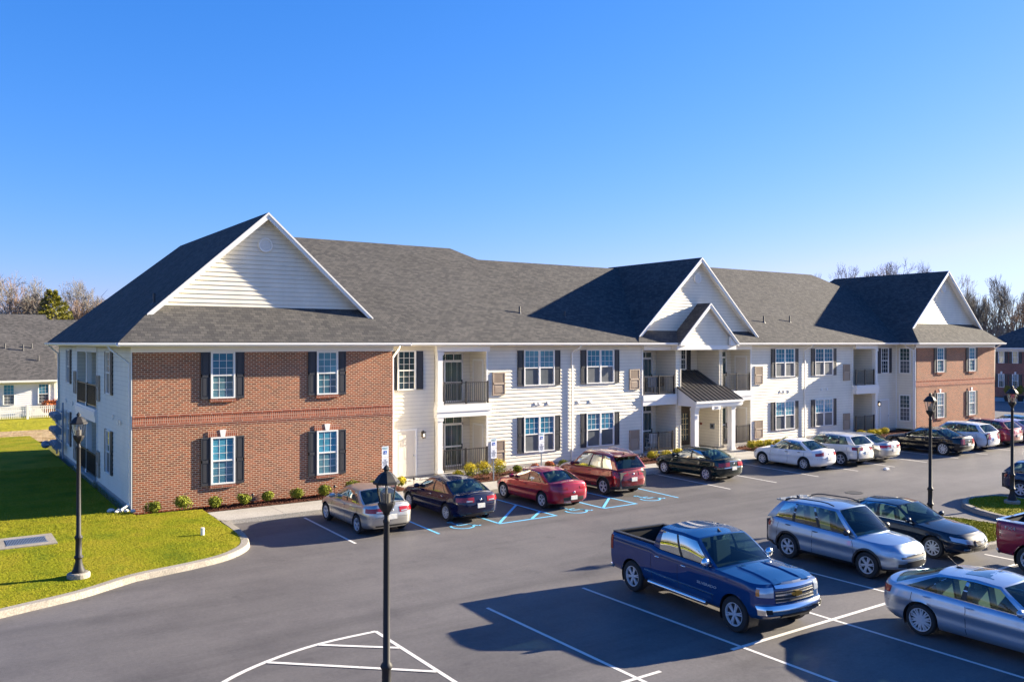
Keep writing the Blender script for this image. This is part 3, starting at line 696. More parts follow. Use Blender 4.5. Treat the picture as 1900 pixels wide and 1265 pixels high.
text_mesh('house_number','201',.21,M['black'],sg,Matrix.Translation((37.65,33.855,2.755))@Matrix.Rotation(math.pi/2,4,'X')@Matrix.Scale(1.25,4,(1,0,0)),.003)
mb=MB(); s1.box(mb,.35,.65,0,.09,1.28,1.6); o=mb.build('intercom_box',M['grey_metal'],B); mb=MB(); s1.box(mb,.4,.52,.09,.1,1.38,1.52); mb.build('keypad',M['dark'],o)
mb=MB(); s1.box(mb,1.35,1.52,0,.04,1.46,1.58); mb.build('entrance_plaque',pmat('plaque',(.2,.05,.03),.5),B)
# ---------------------------------------------------------------- roofs
def H(h): return EAVE+h+.02
def roofmesh(name,polys,thick=.05,mat='shingle'):
    mb=MB()
    for ps in polys:
        P=[(x,y,H(h)) for x,y,h in ps]; n=Vector((0,0,0))
        a=Vector(P[1])-Vector(P[0]); 
        for k in range(2,len(P)):
            n=a.cross(Vector(P[k])-Vector(P[0]))
            if n.length>1e-4: break
        if n.z<0: P=P[::-1]
        mb.poly(P)
    return mb.build(name,M[mat],B)
def wing(u0,u1,vf,vb,vr,slope,wallv,vents):
    uc=(u0+u1)/2; hw=(u1-u0)/2; h=hw*slope; sk=slope*(vr-vf)
    d=vr-vf
    L=[(u0,vf,0),(u0+d,vr,sk),(uc,vr,h),(uc,vb-hw,h),(u0,vb,0)]
    R=[(u1,vf,0),(u1-d,vr,sk),(uc,vr,h),(uc,vb-hw,h),(u1,vb,0)]
    dw=wallv-vf+.03
    K=[(u0,vf,0),(u1,vf,0),(u1-d,vr,sk),(u1-dw-.02,wallv+.03,slope*dw),(u0+dw+.02,wallv+.03,slope*dw),(u0+d,vr,sk)]
    roofmesh('roof',[L,R,K,[(u0,vb,0),(uc,vb-hw,h),(u1,vb,0)]])
    # gable wall
    G=F((0,wallv),(1,0),(0,-1)); base=slope*(wallv-vf)
    def lim(z):
        hh=max(0,z-EAVE+.07); x=hh/slope; return (u0+x,u1-x)
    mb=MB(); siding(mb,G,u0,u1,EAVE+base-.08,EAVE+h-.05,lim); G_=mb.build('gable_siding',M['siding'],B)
    # ring vent
    zc=EAVE+h-1.29; mb=MB(); n=28
    prof=[(.30,.0),(.30,.05),(.27,.065),(.23,.05),(.23,.02),(0,.02)]
    for j in range(len(prof)-1):
        for i in range(n):
            t0,t1=2*math.pi*i/n,2*math.pi*(i+1)/n
            q=[G.p(uc+r*math.cos(t),dd,zc+r*math.sin(t)) for (r,dd),t in ((prof[j],t0),(prof[j],t1),(prof[j+1],t1),(prof[j+1],t0))]
            mb.add(q,[(0,1,2,3)],0,False)
    for i in range(7):
        z=zc-.19+i*.063; w=math.sqrt(max(0,.23**2-(z-zc)**2)); G.box(mb,uc-w,uc+w,.02,.05,z-.012,z+.012)
    mb.build('gable_vent',M['white'],B)
    rake(u0+d,u1-d,uc,vr,wallv,sk,h,slope)
    return h
def rake(ua,ub,uc,vr,wv,hb,h,slope,ext=.12,bw=.2):
    mb=MB()
    for s,u in ((1,ua),(-1,ub)):
        # board follows slope under the shingles
        a=(u-s*ext*.0, H(hb)); b=(uc,H(h))
        P=[(a[0],vr-.03,a[1]-.01),(b[0],vr-.03,b[1]-.01),(b[0],vr-.03,b[1]-.01-bw*1.35),(a[0]+s*.0,vr-.03,a[1]-.01-bw*1.1)]
        mb.prism(P,(0,.045,0))
        P=[(a[0],vr-.06,a[1]+.0),(b[0],vr-.06,b[1]+.0),(b[0],vr-.06,b[1]-.09),(a[0],vr-.06,a[1]-.085)]
        mb.prism(P,(0,.035,0))
        # rake soffit
        mb.add([(a[0],vr,a[1]-.12),(b[0],vr,b[1]-.12),(b[0],wv+.05,b[1]-.12),(a[0],wv+.05,a[1]-.12)],[(0,1,2,3)])
    mb.build('rake_board',M['white'],B)
WLh=wing(5.78,17.54,33.35,55.0,34.55,.906,34.95,1)
WRh=wing(57.86,70.12,33.35,50.5,34.55,.885,34.95,1)
def hiproof(u0,u1,vf,vb,ua,ub,vr,h,dz=0):
    roofmesh('roof',[[(u0,vf,dz),(u1,vf,dz),(ub,vr,h),(ua,vr,h)],[(u0,vb,dz),(u1,vb,dz),(ub,vr,h),(ua,vr,h)],[(u0,vf,dz),(ua,vr,h),(u0,vb,dz)],[(u1,vf,dz),(ub,vr,h),(u1,vb,dz)]])
SL=.64; MV=34.85
hiproof(6.2,25.54+10.5,MV,52.15,12.1,25.54,43.5,SL*8.65)
hiproof(12,60,MV+.006,50.07,14,58,42.46,SL*7.61-.006)
hiproof(45.4-8.2,59.6+9,MV+.003,52.15,46.0,59.6,43.5,SL*8.65-.002)
# centre gable
cu=37.93; hw=5.03/.925
cg=5.03
dR=.40
roofmesh('roof',[[(cu-hw,MV-.01,0),(cu-hw+dR,MV+dR,dR*.925),(cu,MV+dR,cg),(cu,43.6,cg),(cu-hw,46.5,0)],[(cu+hw,MV-.01,0),(cu+hw-dR,MV+dR,dR*.925),(cu,MV+dR,cg),(cu,43.6,cg),(cu+hw,46.5,0)],
  [(cu-hw,MV-.01,0),(cu+hw,MV-.01,0),(cu+hw-.85,35.65,.74),(cu-hw+.85,35.65,.74)]])
G=F((0,35.6),(1,0),(0,-1))
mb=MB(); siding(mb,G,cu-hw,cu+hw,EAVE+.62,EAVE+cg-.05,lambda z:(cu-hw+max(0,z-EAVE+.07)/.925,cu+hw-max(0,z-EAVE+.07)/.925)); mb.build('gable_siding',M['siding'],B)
rake(cu-hw+dR,cu+hw-dR,cu,MV+dR,35.6,dR*.925,cg,.925)
zc=EAVE+cg-1.2; mb=MB(); n=28; prof=[(.30,.0),(.30,.05),(.27,.065),(.23,.05),(.23,.02),(0,.02)]
for j in range(len(prof)-1):
    for i in range(n):
        t0,t1=2*math.pi*i/n,2*math.pi*(i+1)/n
        mb.add([G.p(cu+r*math.cos(t),dd,zc+r*math.sin(t)) for (r,dd),t in ((prof[j],t0),(prof[j],t1),(prof[j+1],t1),(prof[j+1],t0))],[(0,1,2,3)])
for i in range(7):
    z=zc-.19+i*.063; w=math.sqrt(max(0,.23**2-(z-zc)**2)); G.box(mb,cu-w,cu+w,.02,.05,z-.012,z+.012)
mb.build('gable_vent',M['white'],B)
# porch gable
pc=37.93; ph=2.31; pw=ph/.94
roofmesh('roof',[[(pc-pw,34.57,0.0),(pc,34.57,ph),(pc,35.75,ph),(pc-pw,35.75,0.0)],[(pc+pw,34.57,0.0),(pc,34.57,ph),(pc,35.75,ph),(pc+pw,35.75,0.0)]])
rake(pc-pw,pc+pw,pc,34.57,34.86,0.0,ph,.94)
mb=MB(); mb.box((35.45,34.80,6.1),(40.42,35.26,6.352)); mb.build('beam',M['white'],B)
G=F((0,34.83),(1,0),(0,-1)); mb=MB(); siding(mb,G,pc-pw,pc+pw,6.36,EAVE+ph-.1,lambda z:(pc-pw+max(0,z-EAVE+.17)/.94,pc+pw-max(0,z-EAVE+.17)/.94)); mb.build('gable_siding',M['siding'],B)
mb=MB()
for s in (-1,1): mb.prism([(pc+s*(pw-.02),34.64,6.34),(pc+s*(pw-.65),34.64,6.34),(pc+s*(pw-.65),34.64,6.88),(pc+s*(pw-.02),34.64,6.38)],(0,.15,0))
mb.build('gable_return',M['white'],B)
# gutters and soffits
def gutter(p,q,ends=True):
    p=Vector(p);q=Vector(q);t=(q-p).normalized();n=Vector((t.y,-t.x))
    pr=[(0,6.37),(.075,6.37),(.12,6.43),(.12,6.50),(.10,6.50),(.10,6.44),(.0,6.42),(0,6.50),(-.03,6.51),(-.03,6.36)]
    P=[[(a.x+n.x*d,a.y+n.y*d,z) for d,z in pr+[pr[0]]] for a in (p,q)]
    mb=MB(); mb.grid(P,0,False); 
    for k in (0,1): mb.add([P[k][i] for i in range(len(pr))],[tuple(range(len(pr)))])
    mb.build('gutter',M['white'],B)
gutter((5.76,33.36),(17.56,33.36)); gutter((5.79,55.1),(5.79,33.27)); gutter((17.53,33.3),(17.53,34.84)); gutter((17.45,34.86),(35.45,34.86)); gutter((40.4,34.86),(57.9,34.86)); gutter((57.84,33.36),(70.14,33.36)); gutter((57.87,34.8),(57.87,33.3))
mb=MB()
for a,b_ in (((5.8,33.38),(17.5,33.9)),((16.98,33.9),(17.5,34.88)),((17.5,34.88),(33.2,35.45)),((42.5,34.88),(57.9,35.45)),((57.9,33.38),(70.1,33.9)),((57.9,33.9),(58.4,34.88)),((33.2,34.88),(35.5,35.3)),((40.4,34.88),(42.5,35.3))):
    mb.box((a[0],a[1],6.355),(b_[0],b_[1],6.375))
mb.box((5.8,33.9,6.354),(6.34,55,6.374))
mb.build('soffit',M['soffit'],B)
# downspouts
def spout(pts):
    mb=MB()
    for p,q in zip(pts[:-1],pts[1:]): mb.tube(p,q,.045,n=4)
    for p in pts[1:-1]: mb.ell(p,(.05,.05,.05),6)
    mb.build('downspout',M['white'],B)
for u in (28.2,47.72): spout([(u+.25,34.82,6.4),(u+.2,34.9,6.28),(u,35.33,6.0),(u,35.33,.25),(u-.02,35.1,.2)])
spout([(5.72,35.2,6.4),(5.8,35.1,6.25),(6.27,34.05,5.72),(6.27,34.0,.55),(5.95,33.85,.4)])
spout([(17.6,34.4,6.4),(17.5,34.3,6.25),(17.04,34.0,5.85),(17.04,34.0,.3)])
spout([(57.95,34.5,6.4),(58.1,34.4,6.2),(58.3,34.02,5.95),(58.3,34.0,.3)])
spout([(70.1,33.6,6.4),(69.7,33.95,6.0),(69.66,34.0,.3)])
spout([(5.75,54.3,6.4),(6.27,54.3,5.9),(6.27,54.3,.5)])
# plumbing vents on the roof
for x,y,z,h in [(26.21,37.32,8.0,.45),(29.08,37.08,7.85,.4),(45.62,36.96,7.8,.48),(48.45,37.08,7.85,.48),(7.49,35.74,7.98,.48)]:
    mb=MB(); mb.tube((x,y,z-.1),(x,y,z+h),.05,n=10); mb.lathe([(.14,-.02),(.07,.1),(.05,.12)],(x,y,z),10); mb.build('vent_pipe',M['pipe'],B)
# rear and far sides so that the block is solid
mb=MB(); mb.box((8.1,37.2,0),(17,54.3,6.36)); mb.box((17.0,37.3,0),(58.4,49.5,6.36)); mb.box((58.5,35.6,0),(69.5,49.9,6.36)); 
mb.box((69.5,34.0,0),(69.57,49.9,6.36)); mb.box((16.9,34.0,0),(16.96,37,6.36));
mb.build('rear_wall',M['siding'],B)
mb=MB(); mb.box((69.57,33.9,0.05),(69.63,50,6.2)); mb.build('brick_wall',[M['brick']],B)
# ---------------------------------------------------------------- cars
def carpaint(n,c,flake=.0,rough=.42,metal=.0):
    m,nt,b=new_mat(n); setp(b,rough=rough,metal=metal,coat=1.,coatr=.03)
    a=nz(nt,1.7,3,coord='Object'); r=ramp(nt,a.outputs[0],[(.3,tuple(x*.92 for x in c)),(.7,tuple(x*1.05 for x in c))]); nt.links.new(r.outputs[0],b.inputs['Base Color'])
    b.inputs['Specular IOR Level'].default_value=.06 if metal<.1 else .3; b.inputs['Coat Roughness'].default_value=.018; b.inputs['Coat IOR'].default_value=1.55
    return m
def carglass():
    m=bpy.data.materials.new('car_glass'); m.use_nodes=True; nt=m.node_tree; nt.nodes.clear()
    o=nt.nodes.new('ShaderNodeOutputMaterial'); t=nt.nodes.new('ShaderNodeBsdfTransparent'); t.inputs[0].default_value=(.30,.44,.44,1)
    g=nt.nodes.new('ShaderNodeBsdfGlossy'); g.inputs['Roughness'].default_value=.03; g.inputs[0].default_value=(.95,1,1,1)
    f=nt.nodes.new('ShaderNodeFresnel'); f.inputs[0].default_value=1.55; mx=nt.nodes.new('ShaderNodeMixShader')
    ad=nt.nodes.new('ShaderNodeMath'); ad.operation='MULTIPLY_ADD'; ad.inputs[1].default_value=.55; ad.inputs[2].default_value=.03; nt.links.new(f.outputs[0],ad.inputs[0])
    nt.links.new(ad.outputs[0],mx.inputs[0]); nt.links.new(t.outputs[0],mx.inputs[1]); nt.links.new(g.outputs[0],mx.inputs[2]); nt.links.new(mx.outputs[0],o.inputs[0]); return m
M['cglass']=carglass()
M['tyre']=pmat('tyre_rubber',(.018,.018,.019),.85); M['rim']=pmat('alloy_rim',(.62,.63,.66),.3,metal=.35); M['rimdark']=pmat('rim_dark',(.014,.014,.016),.6)
M['chrome']=pmat('chrome',(.75,.76,.78),.12,metal=1.); M['blacktrim']=pmat('black_plastic',(.02,.02,.022),.5); M['interior']=pmat('interior_grey',(.06,.058,.055),.8)
M['seat']=pmat('seat_beige',(.42,.36,.27),.8); M['seatdark']=pmat('seat_grey',(.12,.12,.12),.8)
M['lampred']=pmat('tail_lens',(.30,.003,.006),.2,coat=.6); M['lampclear']=pmat('head_lens',(.45,.50,.56),.10,coat=1.,metal=.4); M['amber']=pmat('amber_lens',(.6,.18,.02),.2,coat=1.)
M['plate']=noisy('plate',[(.35,(.55,.57,.58)),(.6,(.72,.70,.62))],9)
M['gold']=pmat('gold_badge',(.65,.42,.10),.25,metal=.9)
def lerp(a,b,t): return a+(b-a)*t
def pl(pts,x):
    pts=sorted(pts)
    if x<=pts[0][0]: return pts[0][1]
    for (a,b),(c,d) in zip(pts[:-1],pts[1:]):
        if x<=c:
            t=(x-a)/(c-a); t=t*t*(3-2*t)*.5+t*.5; return b+(d-b)*t
    return pts[-1][1]
class Car:
    def __init__(s,name,label,cat,loc,heading,P,group=None):
        s.P=P; s.root=empty(name,(loc[0],loc[1],0.005),heading,label=label,cat=cat,group=group)
        s.L=P['L'];s.W=P['W'];s.hl=s.L/2; s.hw=s.W/2
        s.xf=s.hl; s.xr=-s.hl
        s.wx=(s.hl-P['fo'], s.hl-P['fo']-P['wb']); s.R=P.get('R',.335)
        s.paint=P['paint']
        s.belt=[(s.hl-a,b) for a,b in P['belt']]; s.cen=[(s.hl-a,b) for a,b in P['cen']]
        s.prof=P.get('prof',[(0,.90),(.10,.965),(.24,.985),(.44,.972),(.63,1.0),(.70,.986),(.88,.962),(.95,.935),(1,.90)])
        s.nose=P.get('nose',[(0,.10),(.15,.02),(.45,0),(.75,.04),(.92,.12),(1,.24)])
        s.tail=P.get('tail',[(0,.16),(.15,.04),(.45,0),(.7,.03),(.92,.06),(1,.12)])
        s.rf=P.get('rf',(.55,.42)); s.rr=P.get('rr',(.42,.34)); s.bf=P.get('bf',.16); s.br=P.get('br',.09)
        s.build()
    def ztop(s,x,y):
        b=pl(s.belt,x); c=pl(s.cen,x); w=s.hw*.90
        return b+(c-b)*max(0,1-(abs(y)/w)**2)
    def zbot(s,x):
        z=s.P.get('zb',.22); return z+.05*max(0,(abs(x)-s.hl+.9)/.9)
    def surf(s,p,h,side=1):
        w=s.hw*pl(s.prof,h); nf=pl(s.nose,h); nr=pl(s.tail,h)
        xf=s.xf-nf; xr=s.xr+nr; rx,ry=s.rf; qx,qy=s.rr
        if p<=1: y=(w-ry)*p; x=xf-s.bf*(y/w)**2
        elif p<=2:
            a=(p-1)*math.pi/2; y=(w-ry)+ry*math.sin(a); x=xf-s.bf*(y/w)**2-rx*(1-math.cos(a))
        elif p<=3:
            y=w; x=lerp(xf-s.bf-rx,xr+s.br+qx,p-2)
        elif p<=4:
            a=(4-p)*math.pi/2; y=(w-qy)+qy*math.sin(a); x=xr+s.br*(y/w)**2+qx*(1-math.cos(a))
        else: y=(w-qy)*(5-p); x=xr+s.br*(y/w)**2
        # greenhouse taper in plan
        zt=s.ztop(x,y); zb=s.zbot(x); z=zb+(zt-zb)*h
        return Vector((x,y*side,z))
    def nrm(s,p,h,side):
        e=.004; a=s.surf(min(5,p+e),h,side)-s.surf(max(0,p-e),h,side); b=s.surf(p,min(1,h+e),side)-s.surf(p,max(0,h-e),side)
        n=a.cross(b); n.normalize(); return n*(1 if n.dot(Vector((a.x*0,s.surf(p,h,side).y,0))+Vector((s.surf(p,h,side).x,0,0)))>0 else -1)
    def patch(s,mb,p0,p1,h0,h1,off=.006,side=1,nu=8,nv=3,mi=0,edge=True):
        """conforming patch; h0/h1 may be (start,end) pairs along p"""
        H0=h0 if isinstance(h0,tuple) else (h0,h0); H1=h1 if isinstance(h1,tuple) else (h1,h1)
        G=[]
        for i in range(nu+1):
            t=i/nu; p=lerp(p0,p1,t); row=[]
            for j in range(nv+1):
                h=lerp(lerp(*H0,t),lerp(*H1,t),j/nv); e=off if not edge else (off if 0<j<nv or True else 0)
                sd=side if p>=0 else -side
                pp=abs(p); row.append(tuple(s.surf(pp,h,sd)+s.nrm(pp,h,sd)*e))
            G.append(row)
        mb.grid(G,mi,True,flip=(side<0))
        # rim closes back to the body
        B=[];F_=[]
        ring=[(i,0) for i in range(nu+1)]+[(nu,j) for j in range(1,nv+1)]+[(i,nv) for i in range(nu-1,-1,-1)]+[(0,j) for j in range(nv-1,0,-1)]
        n=len(ring); outer=[G[i][j] for i,j in ring]; inner=[]
        for i,j in ring:
            t=i/nu; p=lerp(p0,p1,t); h=lerp(lerp(*H0,t),lerp(*H1,t),j/nv); sd=side if p>=0 else -side
            inner.append(tuple(s.surf(abs(p),h,sd)-s.nrm(abs(p),h,sd)*.01))
        mb.add(outer+inner,[(k,(k+1)%n,n+(k+1)%n,n+k) for k in range(n)],mi)
    def build(s):
        P=s.P; root=s.root
        ps=[i/4 for i in range(4)]+[1+i/9 for i in range(9)]+[2+i/64 for i in range(64)]+[3+i/9 for i in range(9)]+[4+i/4 for i in range(5)]
        hs=[0,.04,.1,.16,.22,.29,.36,.43,.5,.57,.64,.71,.78,.84,.89,.93,.96,.985,1]
        V=[];idx={}
        mb=MB()
        AR=s.R+.055
        for side in (1,-1):
            G=[[s.surf(p,h,side) for h in hs] for p in ps]
            nu,nv=len(ps),len(hs)
            ins=[[False]*nv for _ in range(nu)]; 
            for i in range(nu):
                for j in range(nv):
                    for wx in s.wx:
                        if math.hypot(G[i][j].x-wx,G[i][j].z-s.R)<AR and G[i][j].z<s.R+AR: ins[i][j]=True
                        elif abs(G[i][j].x-wx)<AR*.985 and G[i][j].z<s.R: ins[i][j]=True
            fs=[]
            for i in range(nu-1):
                for j in range(nv-1):
                    q=[(i,j),(i+1,j),(i+1,j+1),(i,j+1)]
                    if all(ins[a][b] for a,b in q): continue
                    fs.append(q)
            for q in fs:
                if any(not ins[a][b] for a,b in q):
                    for a,b in q:
                        if ins[a][b] is True:
                            v=G[a][b]; wx=min(s.wx,key=lambda w:abs(w-v.x)); 
                            if v.z>s.R: 
                                d=Vector((v.x-wx,v.z-s.R)); d=d.normalized()*AR if d.length>1e-5 else Vector((0,AR)); v.x=wx+d.x; v.z=s.R+d.y
                            else: v.x=wx+math.copysign(AR,v.x-wx)
                            ins[a][b]='s'
            vs=[v for r in G for v in r]; F_=[]
            for q in fs:
                f=[a*nv+b for a,b in q]; F_.append(tuple(f if side<0 else f[::-1]))
            # flip so normals point outward
            mb.add(vs,F_,0,True)
            # flared lips
        # top cap
        bed=P.get('bed'); gh=P['gh']; A0,A1,C1,C0=[s.hl-a for a in gh[:4]]; bulge=gh[4] if len(gh)>4 else .22
        s.A0=A0;s.A1=A1;s.C1=C1;s.C0=C0
        m=10
        def cap(i0,i1,flt=None):
            rows=[]
            for p in ps:
                a=s.surf(p,1,1)
                if not (i1<=a.x<=i0): continue
                y=a.y; rows.append([(a.x,y*(1-2*j/m),s.ztop(a.x,y*(1-2*j/m))) for j in range(m+1)])
            return rows
        r=cap(99,A0-.06); mb.grid(r,0,True,flip=True)
        if not bed:
            r=cap(C0+.10,-99); mb.grid(r,0,True,flip=True)
        else:
            bx0,bx1=C0+.02,s.xr+.11; 
            for side in (1,-1):
                rows=[]
                for p in ps:
                    a=s.surf(p,1,1)
                    if a.x<=bx0+.1:
                        rows.append([(a.x,side*a.y,a.z),(a.x,side*max(0,a.y-.11) if a.x>bx1 else side*max(0,a.y-.11),a.z+.005)])
                mb.grid(rows,0,False,flip=side>0)
        # floor pan
        pan=MB(); pan.box((s.xr+.25,-s.hw+.25,.21),(s.xf-.25,s.hw-.25,.24)); 
        body=mb.build('body',s.paint,root,angle=38)
        # wheel housings
        wh=MB()
        for wx in s.wx:
            for side in (1,-1):
                n=18; y0=side*(s.hw*.985); y1=side*(s.hw-.34)
                G=[[(wx+AR*math.cos(t),y,s.R+AR*math.sin(t)) for y in (y0-side*.015,y1)] for t in [math.radians(-25+230*i/n) for i in range(n+1)]]
                wh.grid(G,0,True)
                wh.add([(wx,y1,s.R)]+[g[1] for g in G],[(0,i+1,i+2) for i in range(n)],0)
        wh.box((s.xr+.35,-s.hw+.3,P.get('zb',.22)+.0),(s.xf-.5,s.hw-.3,P.get('zb',.22)+.04)); wh.build('wheel_housing',M['blacktrim'],root)
        # greenhouse
        zr=P['roof']; rw=P.get('rw',.74)*s.hw; yb=lambda x:s.hw*.895
        rz=[(s.hl-a,b) for a,b in P['roofl']]; crown=P.get('crown',.05)
        def sidept(q,t,side=1,off=0):
            xb,xt=lerp(A0,C0,q),lerp(A1,C1,q)
            b=Vector((xb,yb(xb),pl(s.belt,xb)-.02)); tp=Vector((xt,rw*(1-.06*abs(2*q-1)**3),pl(rz,xt)))
            v=b.lerp(tp,t); v.y+=.035*math.sin(math.pi*t)*(1 if t<1 else 0)+off
            if t>.85: v.y-=(t-.85)**2*1.2
            v.y*=side; return v
        def endpt(front,t,q,off=0):
            # q in -1..1 across
            e=sidept(0 if front else 1,t,1); k=1-q*q
            bl=(bulge if front else -P.get('rbulge',.12))
            x=e.x+bl*k*(1-.55*t); z=e.z+(s.ztop(x,0)-pl(s.belt,e.x)+.02)*k*(1-t)+crown*k*t
            return Vector((x+(off if front else -off)*.6,e.y*q,z+off*.6))
        wins=P['wins']; t0,t1=P.get('wt',(.07,.90))
        shell=MB(); gl=[]
        qs=sorted(set([0,1]+[w for a in wins for w in a]+[i/20 for i in range(21)]))
        ts=sorted(set([0,t0,t1,1]+[i/6 for i in range(1,6)]+[.95]))
        for side in (1,-1):
            G=[[tuple(sidept(q,t,side)) for t in ts] for q in qs]; nv=len(ts); vs=[p for r in G for p in r]; fb=[];
            wf={k:[] for k in range(len(wins))}
            for i in range(len(qs)-1):
                for j in range(nv-1):
                    f=(i*nv+j,(i+1)*nv+j,(i+1)*nv+j+1,i*nv+j+1); f=f if side<0 else f[::-1]
                    k=next((k for k,w in enumerate(wins) if w[0]-1e-6<=qs[i] and qs[i+1]<=w[1]+1e-6 and t0-1e-6<=ts[j] and ts[j+1]<=t1+1e-6),None)
                    (fb if k is None else wf[k]).append(f)
            shell.add(vs,fb,0,True)
            # black surround strips between windows
            for k,w in enumerate(wins):
                g=MB(); used=sorted({i for f in wf[k] for i in f}); mp={o:n for n,o in enumerate(used)}
                g.add([vs[i] for i in used],[tuple(mp[i] for i in f) for f in wf[k]],0,True)
                gl.append(('side_window',g))
        q_=[-1+2*i/12 for i in range(13)]; qw=.93
        q_=sorted(set(q_+[-qw,qw])); tt=[0,.04]+[i/8 for i in range(1,8)]+[.96,1]
        for front in (True,False):
            w=MB(); G=[[tuple(endpt(front,t,q)) for t in tt] for q in q_]; nv=len(tt); vs=[p for r in G for p in r]; fb=[];fw=[]
            rear_glass=P.get('rearglass',True) or front
            for i in range(len(q_)-1):
                for j in range(nv-1):
                    f=(i*nv+j,(i+1)*nv+j,(i+1)*nv+j+1,i*nv+j+1); f=f if front else f[::-1]
                    (fw if (abs(q_[i])<=qw+1e-6 and abs(q_[i+1])<=qw+1e-6 and j not in (nv-2,) and (j>0)) else fb).append(f)
            shell.add(vs,fb,0,True)
            w.add(vs,fw,0,True); o=w.build('windshield' if front else 'rear_window',M['cglass'],root)
        for n_,g in gl: g.build(n_,M['cglass'],root)
        # roof
        G=[]
        for i in range(15):
            k=i/14; e=sidept(k,1,1); row=[]
            for q in q_:
                xx=e.x; 
                f=endpt(True,1,q).x-A1; b_=endpt(False,1,q).x-C1
                xx=lerp(A1+f,C1+b_,k); row.append((xx,e.y*q,e.z+crown*(1-q*q)))
            G.append(row)
        shell.grid(G,0,True,flip=False)
        shell.build('cabin',s.paint,root,angle=38)
        if P.get('blackpillar',True):
            for side in (1,-1):
                for a,b in zip(wins[:-1],wins[1:]):
                    if b[0]-a[1]<.09:
                        bp=MB(); bp.grid([[tuple(sidept(q,t,side,.003)) for t in (t0,.3,.6,t1)] for q in (a[1]-.002,b[0]+.002)],0,True,flip=side>0); bp.build('pillar',M['blacktrim'],root)
        if P.get('trim','chrome'):
            for side in (1,-1):
                for tA,tB in ((t0-.055,t0-.005),)+(((t1+.005,t1+.035),) if P.get('fulltrim') else ()):
                    tr=MB(); tr.grid([[tuple(sidept(q,t,side,.005)) for t in (tA,tB)] for q in [lerp(wins[0][0],wins[-1][1],i/10) for i in range(11)]],0,True,flip=side>0); tr.build('window_trim',M[P.get('trim','chrome')],root)
        # interior
        it=MB(); it.box((C0-.05 if not bed else C0+.03,-s.hw+.18,.35),(A0+.05,s.hw-.18,.45)); 
        zb_=pl(s.belt,0)
        for side in (1,-1): it.box((C0,side*(s.hw-.17),.35),(A0,side*(s.hw-.22),zb_-.03))
        it.box((A0-.35,-s.hw+.2,.35),(A0+.02,s.hw-.2,zb_-.04)); it.box((C0-.1,-s.hw+.2,.35),(C0+.08,s.hw-.2,zb_-.05))
        it.build('interior',M['interior'],root)
        rows=P.get('rows',[.36,.72])
        for k,q in enumerate(rows):
            x=lerp((A0+A1)/2,(C0+C1)/2,q)
            for y in (-.38,.38):
                st=MB(); 
                P8=[(x-.10,y-.24,.45),(x+.02,y-.24,.45),(x-.12,y-.22,zr-.32),(x-.24,y-.22,zr-.32)]
                st.prism(P8,(0,.46,0)); st.box((x-.05,y-.24,.45),(x+.45,y+.24,.58)); st.ell((x-.2,y,zr-.24),(.06,.13,.10),10)
                o=st.build('seat',M[P.get('seat','seat')],root)
        # bed of a pickup
        if bed:
            bm=MB(); y=s.hw*.9-.12; zt=pl(s.belt,s.xr+.5); zf=zt-.52
            bm.add([(bx0,y,zt),(bx1,y,zt),(bx1,-y,zt),(bx0,-y,zt),(bx0,y,zf),(bx1,y,zf),(bx1,-y,zf),(bx0,-y,zf)],[(4,5,6,7),(0,4,5,1)[::-1],(2,6,7,3)[::-1],(3,7,4,0)[::-1],(1,5,6,2)[::-1]])
            for side in (1,-1): bm.box((s.wx[1]-.5,side*y,zf),(s.wx[1]+.5,side*(y-.16),zf+.22))
            for i in range(9): yy=-y+.15+(2*y-.3)*i/8; bm.box((bx1,yy-.03,zf),(bx0,yy+.03,zf+.015))
            bm.build('bed_liner',M['blacktrim'],root)
            rl=MB()
            for side in (1,-1): rl.box((bx0,side*(y-.02),zt+.0),(bx1,side*(y+.09),zt+.035))
            rl.box((bx1-.09,-y-.08,zt),(bx1+.02,y+.08,zt+.035)); rl.build('bed_rail',M['blacktrim' if P.get('railblack',True) else 'chrome'],root)
        # wheels
        k=0
        for wx in s.wx:
            for side in (1,-1):
                s.wheel(wx,side)
        # mirrors, handles, seams
        for side in (1,-1):
            mb=MB(); x=A0-.22; y=side*(s.hw*.93+.10); z=pl(s.belt,x)+.10
            mb.ell((x,y,z),(.075,.13,.085 if not bed else .12),12); mb.box((x-.03,side*(s.hw*.86),z-.07),(x+.04,y,z-.03)); mb.build('mirror',[M[P['mirror']] if P.get('mirror') else s.paint],root)
        B_=P.get('handles',[lerp(A0,C0,.42),lerp(A0,C0,.74)])
        for x in B_:
            for side in (1,-1):
                p=s.pat(x); h=.86 if not bed else .80; v=s.surf(p,h,side)
                mb=MB(); mb.ell((v.x,v.y+side*.012,v.z),(.105,.022,.018),10); mb.build('door_handle',M[P['handle']] if P.get('handle') else s.paint,root)
        seams=P.get('seams',[A0-.05,lerp(A0,C0,.46)+.02,lerp(A0,C0,.86)])
        for x in seams:
            for side in (1,-1):
                p=s.pat(x); dp=.006/ (abs(s.surf(2.1,.5).x-s.surf(2.9,.5).x)/.8)
                sm=MB(); s.patch(sm,p-dp,p+dp,.10,.985,.0015,side,1,8); sm.build('door_seam',M['dark'],root)
        for a_ in P.get('hseams',[(3.15,5,.475,.487),(4.25,5,.952,.962)]):
            sm=MB(); s.patch(sm,-a_[1]+.0001,-a_[0],a_[2],a_[3],.0015,1,10,1); s.patch(sm,a_[0],a_[1],a_[2],a_[3],.0015,1,10,1); sm.build('panel_seam',M['dark'],root)
